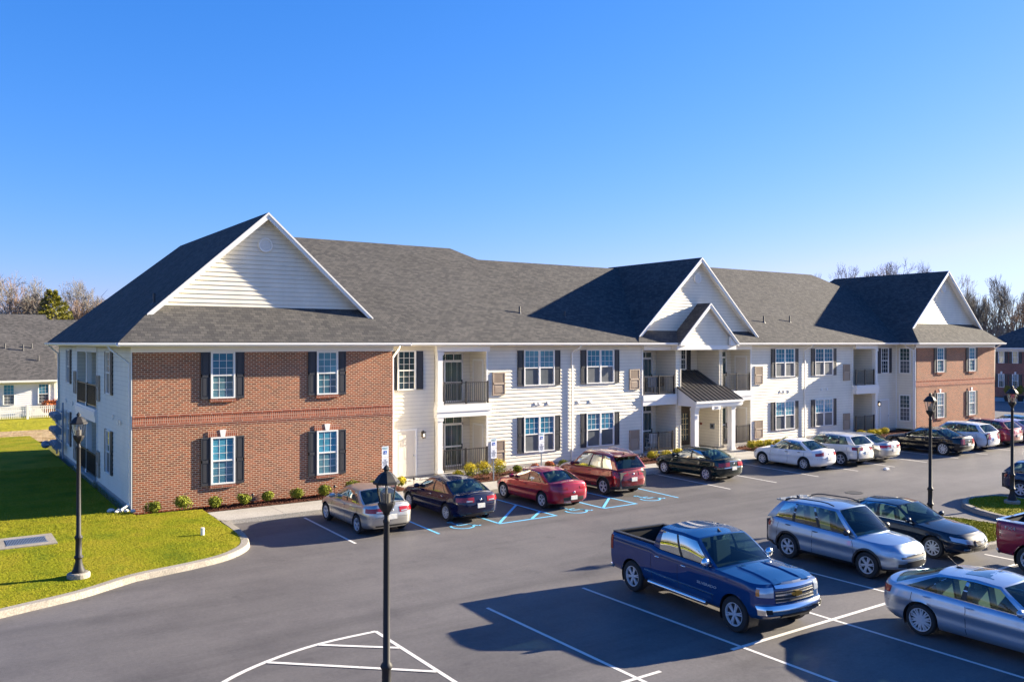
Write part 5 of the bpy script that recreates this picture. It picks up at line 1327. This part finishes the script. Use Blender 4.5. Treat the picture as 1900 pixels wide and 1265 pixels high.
# meter bank on the left end wall
g=empty('gas_meter_bank',(0,0,0),label='stacked bank of blue-grey gas meters on the left side wall near the rear corner',cat='gas meter')
for r_ in range(3):
    for c_ in range(4):
        v=51.6+c_*.62; z=.95+r_*.78; x=6.02
        mb=MB(); mb.box((x-.22,v-.17,z-.14),(x+.08,v+.17,z+.18)); mb.tube((x-.22,v,z+.04),(x-.30,v,z+.04),.10,n=12); mb.tube((x-.1,v,z-.14),(x-.1,v,z-.3),.03,n=6); mb.build('meter',M['meter'] if 'meter' in M else M.setdefault('meter',pmat('meter_grey',(.20,.26,.33),.45)),g)
    mb=MB(); mb.tube((6.1,51.3,.95+r_*.78+.3),(6.1,53.9,.95+r_*.78+.3),.035,n=8); mb.build('pipe',M['meter'],g)
for v in (51.3,53.8):
    mb=MB(); mb.tube((6.15,v,.3),(6.15,v,3.3),.04,n=8); mb.build('pipe',M['meter'],g)
mb=MB(); mb.ell((5.6,53.9,.85),(.22,.12,.22),12); mb.tube((5.6,53.7,.85),(6.1,53.4,.85),.05,n=8); mb.build('regulator',M['meter'],g)
# patio things
def patio_chair(loc,rz,mat,label):
    r=empty('patio_chair',loc,rz,label=label,cat='chair')
    mb=MB(); mb.box((-.24,-.24,.40),(.24,.24,.45)); mb.build('seat',mat,r)
    mb=MB(); [mb.box((-.22+.09*i,.20,.45),(-.17+.09*i,.24,.95)) for i in range(6)]; mb.box((-.24,.195,.92),(.24,.245,1.0)); mb.build('backrest',mat,r)
    for sx in (-.22,.19):
        for sy in (-.22,.2): mb=MB(); mb.box((sx,sy,0),(sx+.035,sy+.035,.42)); mb.build('leg',mat,r)
    for sx in (-.27,.22): mb=MB(); mb.box((sx,-.24,.62),(sx+.05,.22,.66)); mb.box((sx+.01,-.22,.42),(sx+.04,-.18,.62)); mb.build('armrest',mat,r)
patio_chair((34.6,36.0,3.56),2.6,M['grey_metal'],'grey metal chair on the upper balcony left of the entrance canopy')
patio_chair((35.3,36.2,3.56),-1.2,M['bronze'],'dark bronze chair against the upper balcony side wall left of the canopy')
patio_chair((34.5,35.9,.35),2.9,M['white'],'white plastic chair on the ground patio left of the entrance')
patio_chair((53.6,36.2,3.56),.3,M['bronze'],'dark chair on the upper balcony near the right brick wing')
# ---------------------------------------------------------------- shrubs
def leaf_cloud(n,r,flat=1.,clumps=6,size=.035,zoff=0,shell=.55):
    c=rng.normal(size=(clumps,3)); c/=np.linalg.norm(c,axis=1)[:,None]; c*=r*.42; c[:,2]=abs(c[:,2])*.6
    k=rng.integers(0,clumps,n); d=rng.normal(size=(n,3)); d/=np.linalg.norm(d,axis=1)[:,None]
    rad=r*.62*(shell+(1-shell)*rng.random(n)**.6)
    P=c[k]+d*rad[:,None]; P[:,2]*=flat; P[:,2]+=r*flat*.85+zoff; P[:,2]=np.maximum(P[:,2],.02)
    a=d+rng.normal(0,.6,(n,3)); a/=np.linalg.norm(a,axis=1)[:,None]
    t=np.cross(a,rng.normal(size=(n,3))); t/=np.linalg.norm(t,axis=1)[:,None]; b=np.cross(a,t)
    s=size*rng.uniform(.6,1.3,n)[:,None]
    V=np.stack([P-t*s,P+b*s*.55,P+t*s,P-b*s*.55],1).reshape(-1,3); return V
def shrub_mesh(kind,n,r,seed):
    V=leaf_cloud(n,r,{'round':.95,'tall':1.25,'low':.8}[kind],7,.032)
    return V
def shrub(loc,r,kind,top,label,group,n=1300):
    root=empty('shrub',loc,rng.uniform(0,6),label=label,cat='shrub',group=group)
    V=shrub_mesh(kind,n,r,0); F_=np.arange(len(V)).reshape(-1,4)
    if top=='leaf_green': np_mesh('foliage',V,F_,M['leaf_green'],parent=root)
    else:
        zc=V.reshape(-1,4,3)[:,0,2]; hi=zc>np.quantile(zc,.48)+rng.normal(0,r*.18,len(zc))
        Q=V.reshape(-1,4,3)
        a=Q[hi].reshape(-1,3); b=Q[~hi].reshape(-1,3)
        np_mesh('new_growth',a,np.arange(len(a)).reshape(-1,4),M[top],parent=root); np_mesh('foliage',b,np.arange(len(b)).reshape(-1,4),M['leaf_green'],parent=root)
    mb=MB()
    for i in range(5): t=rng.uniform(0,6.3); mb.tube((0,0,-.03),(math.cos(t)*r*.5,math.sin(t)*r*.5,r*.9),.008,n=4)
    mb.build('stem',M['bark'],root); return root
gl_='round green shrubs along the brick gable wall'
desc=['leftmost round green shrub under the brick wall near the corner downspout','second round green shrub from the left under the brick wall','third round green shrub, under the left brick window','fourth round green shrub, right of the left brick window','fifth round green shrub in the middle of the brick wall','sixth round green shrub, left of the beige sedan roof','seventh round green shrub, just left of the beige sedan','round green shrub showing above the beige sedan roof','round green shrub behind the foreground lantern']
for u,d in zip([6.94,7.98,9.15,10.26,11.28,12.43,13.6,14.87,15.9],desc): shrub((u,33.35,.16),.345+rng.uniform(-.04,.06),'round','leaf_green',d,gl_)
gy='yellow topped shrubs in the planting beds'
for u,r,d in [(17.15,.33,'yellow green shrub between the cream door and the brick corner'),(20.1,.34,'yellow shrub in front of the white balcony post'),(20.73,.42,'tall yellow topped shrub before the ground floor railing'),(21.4,.44,'tall yellow shrub left of the sign behind the red sedan'),(22.31,.44,'yellow topped shrub right of the sign behind the red sedan'),
   (32.3,.36,'yellow shrub right of the maroon suv roof'),(33.24,.34,'yellow shrub before the patio left of the entrance'),(34.14,.36,'bright yellow shrub under the patio railing left of the entrance'),(35.0,.30,'small yellow green shrub nearest the left entrance column'),
   (40.35,.38,'yellow shrub nearest the right entrance column'),(41.1,.38,'second yellow shrub right of the entrance walk'),(41.85,.36,'third yellow shrub right of the entrance walk'),(42.65,.32,'yellow shrub beside the tan wall vent right of the entrance'),
   (51.2,.38,'yellow green shrub above the silver sedan with black wheels'),(52.3,.36,'rounded yellow shrub before the far patio'),(53.0,.36,'golden shrub left of the black sedan hood')]:
    shrub((u,33.5,.16),r,'tall' if r>.4 else 'round','leaf_yellow',d,gy)
for u,r,t,d in [(23.65,.27,'leaf_green','small round green shrub between two parking signs'),(24.75,.27,'leaf_red','green shrub with red tips beside the rightmost parking sign'),(25.61,.30,'leaf_red','reddish green shrub under the lower double window'),(26.49,.3,'leaf_green','rounded green shrub by the first tall downspout'),
   (28.7,.3,'leaf_green','green shrub hidden partly by the maroon suv roof'),(29.75,.36,'leaf_green','green shrub above the maroon suv tailgate'),(30.5,.35,'leaf_red','rusty red shrub right of the maroon suv'),
   (43.6,.36,'leaf_green','round green shrub above the hood of the white sedan'),(44.8,.30,'leaf_green','low green shrub above the roof of the white sedan'),(46.5,.3,'leaf_green','low green shrub above the pale silver suv'),(50.2,.3,'leaf_green','green shrub beyond the pale silver suv'),(54.0,.4,'leaf_yellow','large golden green shrub behind the black sedan hood')]:
    shrub((u,33.9 if u<40 else 33.6,.16),r,'round',t,d,'green and reddish shrubs beside the siding')
# ---------------------------------------------------------------- neighbouring house (left)
HB=empty('neighbour_house',(9.72,85.6,0),0,label='white single-storey house with large grey shingle roof behind the left fence',cat='house')
HF=F((0,0),(1,0),(0,-1))
mb=MB(); siding(mb,HF,-16,0,.1,3.15); HF.box(mb,-16,0,-6,-.03,.1,3.15); mb.build('siding_wall',M['siding_far'],HB)
RSd=F((0,0),(0,1),(1,0)); mb=MB(); siding(mb,RSd,0,14,.1,9.0,lambda z:(max(0,(z-3.3)/.75),14.8-max(0,(z-3.3)/.75))); mb.build('siding_wall',M['siding_far'],HB)
for a in (-4.08,-1.43,-7.6): pane_set(HF,a,a+.9,1.13,2.9,parent=HB,mats=('pane_up','pane_low'),d=.02)
mb=MB(); mb.poly([(-16.5,-.5,3.25),(.2,-.5,3.25),(.0,7.4,9.2),(-16.5,7.4,9.2)]); mb.poly([(-16.5,15.3,3.25),(-16.5,7.4,9.2),(.0,7.4,9.2),(.2,15.3,3.25)]); mb.build('roof',M['shingle_grey'],HB)
mb=MB(); mb.poly([(-3,6.2,3.2),(12,6.2,3.2),(12,14.4,8.9),(-3,14.4,8.9)]); mb.poly([(12,14.4,8.9),(12,22,3.2),(-3,22,3.2),(-3,14.4,8.9)]); mb.build('roof',M['shingle_grey'],HB)
mb=MB(); mb.box((.1,7,0),(11.6,21.5,3.1)); mb.prism([(11.5,6.6,3.1),(11.5,21.6,3.1),(11.5,14.4,8.7)],(-.1,0,0)); mb.build('rear_wall',M['siding_far'],HB)
mb=MB(); HF.box(mb,-16.5,.3,.5,.62,3.08,3.25); HF.box(mb,-16.5,.3,0,.5,3.06,3.1); mb.build('gutter',M['white'],HB)
for x,y,z in ((-3.7,3.2,5.9),(-2.3,2.9,5.8),(-1.6,3.2,5.9),(-1.2,1.7,4.8)):
    mb=MB(); mb.tube((x,y,z-.1),(x,y,z+.55),.06,n=8); mb.build('vent_pipe',M['pipe'],HB)
mb=MB(); mb.box((-.16,-.06,.1),(.02,.1,3.15)); mb.build('corner_trim',M['white'],HB)
# picket fence
g=empty('picket_fence',(2.0,82.0,.08),0,label='white picket fence in front of the neighbouring white house',cat='fence')
mb=MB(); 
for i in range(66): x=.155*i; mb.box((x-.035,-.02,.12),(x+.035,.02,1.08))
mb.box((0,-.01,.28),(10.1,.04,.38)); mb.box((0,-.01,.86),(10.1,.04,.96)); mb.box((0,-.03,1.06),(10.1,.05,1.12)); mb.build('picket_panel',M['white'],g)
for i in range(5): x=.3+2.45*i; mb=MB(); mb.box((x-.09,-.09,0),(x+.09,.09,1.22)); mb.lathe([(.13,1.22),(.13,1.26),(0,1.34)],(x,0,0),4,ph=math.pi/4,smooth=False); mb.build('post',M['white'],g)
bx,by=9.3,84.4; 
rt=empty('shrub',(bx,by,.1),0,label='orange red autumn shrub in front of the neighbouring house',cat='shrub')
V=leaf_cloud(1500,1.0,.95,8,.09); np_mesh('foliage',V,np.arange(len(V)).reshape(-1,4),M['leaf_red'],parent=rt); mb=MB(); mb.tube((0,0,-.1),(0,0,.9),.04); mb.build('stem',M['bark'],rt)
# ---------------------------------------------------------------- brick building on the right
RB=empty('brick_building',(107.4,52.8,0),-math.pi/2,label='distant two-storey brick building with dark hip roof beyond the right gable',cat='building')
RF=F((0,0),(1,0),(0,-1))
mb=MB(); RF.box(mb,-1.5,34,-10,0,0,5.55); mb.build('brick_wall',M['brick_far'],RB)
mb=MB(); RF.box(mb,-1.6,34,.0,.12,5.45,5.85); RF.box(mb,-2.1,34.2,.12,.65,5.75,5.9); mb.build('frieze_board',M['white'],RB)
mb=MB(); mb.poly([(-2.2,-.6,5.88),(34.5,-.6,5.88),(30,5.0,8.9),(2.6,5.0,8.9)]); mb.poly([(-2.2,-.6,5.88),(2.6,5.0,8.9),(-2.2,10.6,5.88)]); mb.poly([(-2.2,10.6,5.88),(2.6,5.0,8.9),(30,5.0,8.9),(34.5,10.6,5.88)]); mb.build('roof',M['shingle_grey'],RB)
for a in (.95,2.55,4.9,6.5,8.9,10.5):
    for z0,z1 in ((4.05,5.5),(1.15,2.75)):
        pane_set(RF,a,a+.72,z0,z1,parent=RB,mats=('pane_cream','pane_cream') if z0>3 else ('pane_up','pane_dark'),lowgrid=True) if 'pane_cream' in M else None
        shutter(RF,a-.38,a-.03,z0,z1,RB); shutter(RF,a+.75,a+1.10,z0,z1,RB)
        if z0<3: mb=MB(); RF.box(mb,a+.26,a+.46,.0,.06,2.76,3.05); mb.build('keystone',M['white'],RB)
tag(sheet('far_pavement',[(98,20),(105.5,20),(105.5,60),(98,60)],.03,M['concrete']),kind='structure')
tag(sheet('far_street',[(86,20),(97.8,20),(97.8,75),(86,75)],.008,M['asphalt']),kind='structure')
for i,(X,lab) in enumerate((((98.9,46.8),'left dark planter tub with a clipped shrub before the distant brick building'),((99.9,45.9),'right dark planter tub with a clipped shrub before the distant brick building'))):
    px,py=X; t=empty('planter',(px,py,.02),label=lab,cat='planter'); mb=MB(); mb.lathe([(.25,0),(.4,.6),(.42,.65),(.34,.65),(.3,.5),(0,.5)],(0,0,0),14); mb.build('tub',M['bronze'],t)
    V=leaf_cloud(500,.55,1.4,5,.07,zoff=.5); np_mesh('foliage',V,np.arange(len(V)).reshape(-1,4),M['leaf_green'],parent=t)
# ---------------------------------------------------------------- trees
def branch_tree(seed,h,spread,depth=6,upright=.5,twmin=.012,kids=(2,3),crook=.25,trunk=.3):
    r=random.Random(seed); tr=MB(); tw=MB()
    def rec(p,d,l,rad,lv):
        n=3 if lv<3 else 2; q=p; dd=d
        for i in range(n):
            dd=(dd+Vector((r.gauss(0,crook),r.gauss(0,crook),r.gauss(0,crook)*.6+upright*.08))).normalized(); e=q+dd*(l/n)
            r0=rad*(1-.3*i/n); r1=rad*(1-.3*(i+1)/n)
            (tr if lv<3 else tw).tube(q,e,max(r0,twmin),max(r1,twmin*.8),n=6 if lv<2 else (4 if lv<4 else 3),cap=False)
            if lv>0 and i<n-1 and lv<depth and r.random()<.7: 
                side(e,dd,l*.62,rad*.45,lv+1)
            q=e
        if lv<depth:
            for k in range(r.randint(*kids)): side(q,dd,l*r.uniform(.62,.82),rad*.62,lv+1)
    def side(p,d,l,rad,lv):
        a=Vector((r.gauss(0,1),r.gauss(0,1),r.gauss(0,.5))); a=(a-d*a.dot(d)).normalized()
        ang=r.uniform(.3,.75)*spread; nd=(d*math.cos(ang)+a*math.sin(ang)); nd.z+=upright*.25; rec(p,nd.normalized(),l,rad,lv)
    rec(Vector((0,0,-.2)),Vector((0,0,1)),h*.34,trunk,0)
    return tr,tw
protos=[]
for i,(sp,up,dp) in enumerate([(1.0,.5,6),(1.2,.3,6),(.7,.9,6)]):
    tr,tw=branch_tree(11+i,15,sp,dp,up,twmin=.021,trunk=.26,kids=(3,4) if i==1 else (2,4))
    zz=max(p[2] for p in tw.v)
    for q in (tr,tw): q.v=[(p[0]/zz,p[1]/zz,p[2]/zz) for p in q.v]
    protos.append((tr,tw))
CACHE={}
def tree_from(i,loc,sc,label,group,warm=False,rz=0):
    tr,tw=protos[i]; r=empty('bare_tree',loc,rz,label=label,cat='tree',group=group); r.scale=sc
    key=('k',i,warm)
    if key not in CACHE:
        a=tr.build('trunk',M['bark'],r); b=tw.build('crown',M['twig_warm' if warm else 'twig'],r); CACHE[key]=(a.data,b.data)
    else:
        for n_,d in zip(('trunk','crown'),CACHE[key]): o=bpy.data.objects.new(n_,d); COL.objects.link(o); o.parent=r
    return r
CACHE={}
GL='bare winter trees behind the left house'; GR='bare winter trees beyond the right gable'
# (X,Z,height,width,proto,warm,label)
for X,Z,h_,w_,i,w,lab in [(-64.5,108,15.8,17,1,0,'large bare tree at the left frame edge above the grey roof'),(-62.3,112,13.4,14,0,1,'bare tree just right of the large one at the left edge'),(-70,118,16,16,0,1,'bare tree mostly cut off by the left frame edge'),
   (-66.5,122,14.0,11,2,0,'slim bare tree left of the evergreen'),(-65.5,131,13.6,14,1,1,'low reddish bare tree right behind the evergreen'),(-68.5,138,17.2,19,1,0,'tall round bare tree between the evergreen and the big roof'),(-72.5,140,14.3,16,0,1,'hazy bare tree close left of the evergreen'),(-62,134,13.5,13,2,1,'short bare tree touching the big roof edge')]:
    x,y=cam2w(X,Z); tree_from(i,(x,y,-.1),(w_*.58,w_*.58,h_),lab,GL,bool(w),rng.uniform(0,6))
for X,Z,h_,w_,i,w,lab in [(50,150,19.2,14,2,0,'thin treetop left over the main ridge'),(54.5,152,19.3,15,0,0,'small treetop left of the ridge valley'),(59.5,155,21.2,18,0,0,'spiky treetop above the valley of the right roof'),(67,165,20.8,24,1,0,'round treetop above the right wing ridge, left one'),(71.5,168,22.6,24,1,1,'broad round treetop above the right wing ridge, middle one'),(75.5,166,23,22,1,0,'round treetop above the right wing ridge, right one'),
   (84.2,158,19.6,16,0,0,'bare tree close right of the gable apex'),(88,160,17.2,12,2,0,'thin bare tree right of the gable apex'),(91.8,162,19.8,20,0,0,'tall bare tree centred above the distant brick roof'),(95,158,17.8,18,1,1,'lower bare tree at the right frame edge'),(101,170,19.5,16,2,0,'slender bare tree cut by the right frame edge'),(88,172,16,18,1,1,'bare tree half hidden by the right gable rake')]:
    x,y=cam2w(X,Z); tree_from(i,(x,y,-.1),(w_*.58,w_*.58,h_),lab,GR,bool(w),rng.uniform(0,6))
# background copse: one mass of brush
def brush(name,X0,X1,Z0,Z1,h0,h1,n,mat,label):
    mb=MB(); r=random.Random(5)
    V=[];Fc=[]
    for k in range(n):
        X=r.uniform(X0,X1); Z=r.uniform(Z0,Z1); x,y=cam2w(X,Z); h=r.uniform(h0,h1)*(.75+.35*math.sin(X*.35)*math.sin(X*.13+1)); p=np.array([x,y,0.]); d=np.array([r.gauss(0,.16),r.gauss(0,.16),1.])
        def tri(a,b,w):
            t=np.array([w*CR[0],w*CR[1],0]); i=len(V); V.extend([a-t,a+t,b+t*.3,b-t*.3]); Fc.append((i,i+1,i+2,i+3))
        q=p.copy(); L=h/4; w=.10
        for i in range(4):
            dd=d+np.array([r.gauss(0,.16),r.gauss(0,.16),0]); e=q+dd*L; tri(q,e,w*(1-i*.2)); 
            for m_ in range(3 if i else 1):
                f=q+(e-q)*r.random(); g=f+np.array([r.gauss(0,1),r.gauss(0,1),r.uniform(.5,1.6)])*h*.09; tri(f,g,.05)
                g2=g+np.array([r.gauss(0,1),r.gauss(0,1),r.uniform(.2,1.4)])*h*.06; tri(g,g2,.035)
            q=e
    return np_mesh(name,np.array(V),np.array(Fc),mat,label,'stuff')
brush('underbrush',-100,-38,104,150,6.5,12.5,3800,M['twig_warm'],'reddish brown winter brush behind the left house')
brush('underbrush',42,125,150,190,6,10.5,2600,M['twig'],'grey brown winter brush beyond the right buildings')
def ring(name,R0,R1,h0,h1,n,mat,label):
    r=random.Random(9); V=[];Fc=[]
    for k in range(n):
        t=r.uniform(0,2*math.pi); R=r.uniform(R0,R1); x,y=R*math.cos(t),R*math.sin(t); h=r.uniform(h0,h1)*(.8+.3*math.sin(t*9)*math.sin(t*23))
        T=np.array([-math.sin(t),math.cos(t),0]); p=np.array([x,y,-.1])
        for j in range(7):
            a=p+np.array([0,0,h*.12*j]); e=a+T*r.gauss(0,1.6)+np.array([0,0,h*.3]); i=len(V); w=T*(.35 if j<2 else .16); V.extend([a-w,a+w,e+w*.3,e-w*.3]); Fc.append((i,i+1,i+2,i+3))
    return np_mesh(name,np.array(V),np.array(Fc),mat,label,'stuff')
ring('far_woods',190,300,11,17,7000,M['twig'],'low far-off winter woods round the horizon')
# evergreen
ex,ey=cam2w(-59.2,110); ev=empty('evergreen_tree',(ex,ey,0),label='yellow green conifer behind the neighbouring grey roof',cat='tree')
mb=MB(); mb.tube((0,0,-.3),(0,0,13.2),.28,.03,n=8); mb.build('trunk',M['bark'],ev)
n=34000; t=rng.random(n)**.7; hh=13.4*(1-t)*.88+1.2; nb=26
lv=rng.integers(0,120,n); th=lv*2.399+rng.normal(0,.13,n); zb=1.2+12.0*(lv/120.); rmax=(13.9-zb)*.50+.15; rr=rmax*(rng.random(n)**.55)*(.8+.35*((lv*7)%5)/4)
P=np.stack([rr*np.cos(th),rr*np.sin(th),zb+rr*.16+rng.normal(0,.12,n)],1)
d=np.stack([np.cos(th)+rng.normal(0,.5,n),np.sin(th)+rng.normal(0,.5,n),rng.normal(.1,.35,n)],1); d/=np.linalg.norm(d,axis=1)[:,None]
u_=np.cross(d,rng.normal(size=(n,3))); u_/=np.linalg.norm(u_,axis=1)[:,None]; s_=rng.uniform(.12,.28,n)[:,None]
V=np.stack([P-u_*s_*.22,P+u_*s_*.22,P+d*s_],1).reshape(-1,3); np_mesh('crown',V,np.arange(3*n).reshape(-1,3),M['needle'],parent=ev)
# ---------------------------------------------------------------- camera, sun, sky
cam=bpy.data.cameras.new('camera'); co_=bpy.data.objects.new('camera',cam); COL.objects.link(co_); S.camera=co_
co_.location=(0,0,6.5); co_.rotation_euler=(math.pi/2,0,-YAW); cam.sensor_width=36; cam.lens=36*1585/1900; cam.shift_y=3.5/1900; cam.clip_end=3000
EL=math.radians(17.3); sx,sy=.987,-.158
L=bpy.data.lights.new('sun','SUN'); L.energy=5.0; L.angle=math.radians(.5); L.color=(1,.87,.66); lo=bpy.data.objects.new('sun',L); COL.objects.link(lo)
sd=Vector((sx*math.cos(EL),sy*math.cos(EL),math.sin(EL))); lo.rotation_euler=(-sd).to_track_quat('-Z','Y').to_euler(); lo.location=(60,-10,40)
W=bpy.data.worlds.new('World'); S.world=W; W.use_nodes=True; nt=W.node_tree; bg=nt.nodes['Background']
sk=nt.nodes.new('ShaderNodeTexSky'); sk.sky_type='NISHITA'; sk.sun_disc=False; sk.sun_elevation=EL; sk.sun_rotation=math.atan2(sx,sy); sk.ozone_density=3.0; sk.dust_density=.2; sk.air_density=1.; sk.altitude=0
sep=nt.nodes.new('ShaderNodeSeparateColor'); cmb=nt.nodes.new('ShaderNodeCombineColor'); nt.links.new(sk.outputs[0],sep.inputs[0])
for i,(g_,k_) in enumerate(((1.5,.29),(.85,.75),(.6,1.95))):
    p_=nt.nodes.new('ShaderNodeMath'); p_.operation='POWER'; p_.inputs[1].default_value=g_; q_n=nt.nodes.new('ShaderNodeMath'); q_n.operation='MULTIPLY'; q_n.inputs[1].default_value=k_
    nt.links.new(sep.outputs[i],p_.inputs[0]); nt.links.new(p_.outputs[0],q_n.inputs[0]); nt.links.new(q_n.outputs[0],cmb.inputs[i])
gm=nt.nodes.new('ShaderNodeMath'); gm.operation='MULTIPLY'; gm.inputs[1].default_value=.80; nt.links.new(cmb.inputs[1].links[0].from_socket,gm.inputs[0])
mn=nt.nodes.new('ShaderNodeMath'); mn.operation='MINIMUM'; nt.links.new(cmb.inputs[0].links[0].from_socket,mn.inputs[0]); nt.links.new(gm.outputs[0],mn.inputs[1]); nt.links.new(mn.outputs[0],cmb.inputs[0])
nt.links.new(cmb.outputs[0],bg.inputs[0]); bg.inputs[1].default_value=.05
S.view_settings.view_transform='Standard'; S.view_settings.look='None'; S.view_settings.exposure=2.2; S.view_settings.gamma=1
S.cycles.max_bounces=6; S.cycles.transparent_max_bounces=12; S.cycles.use_denoising=True
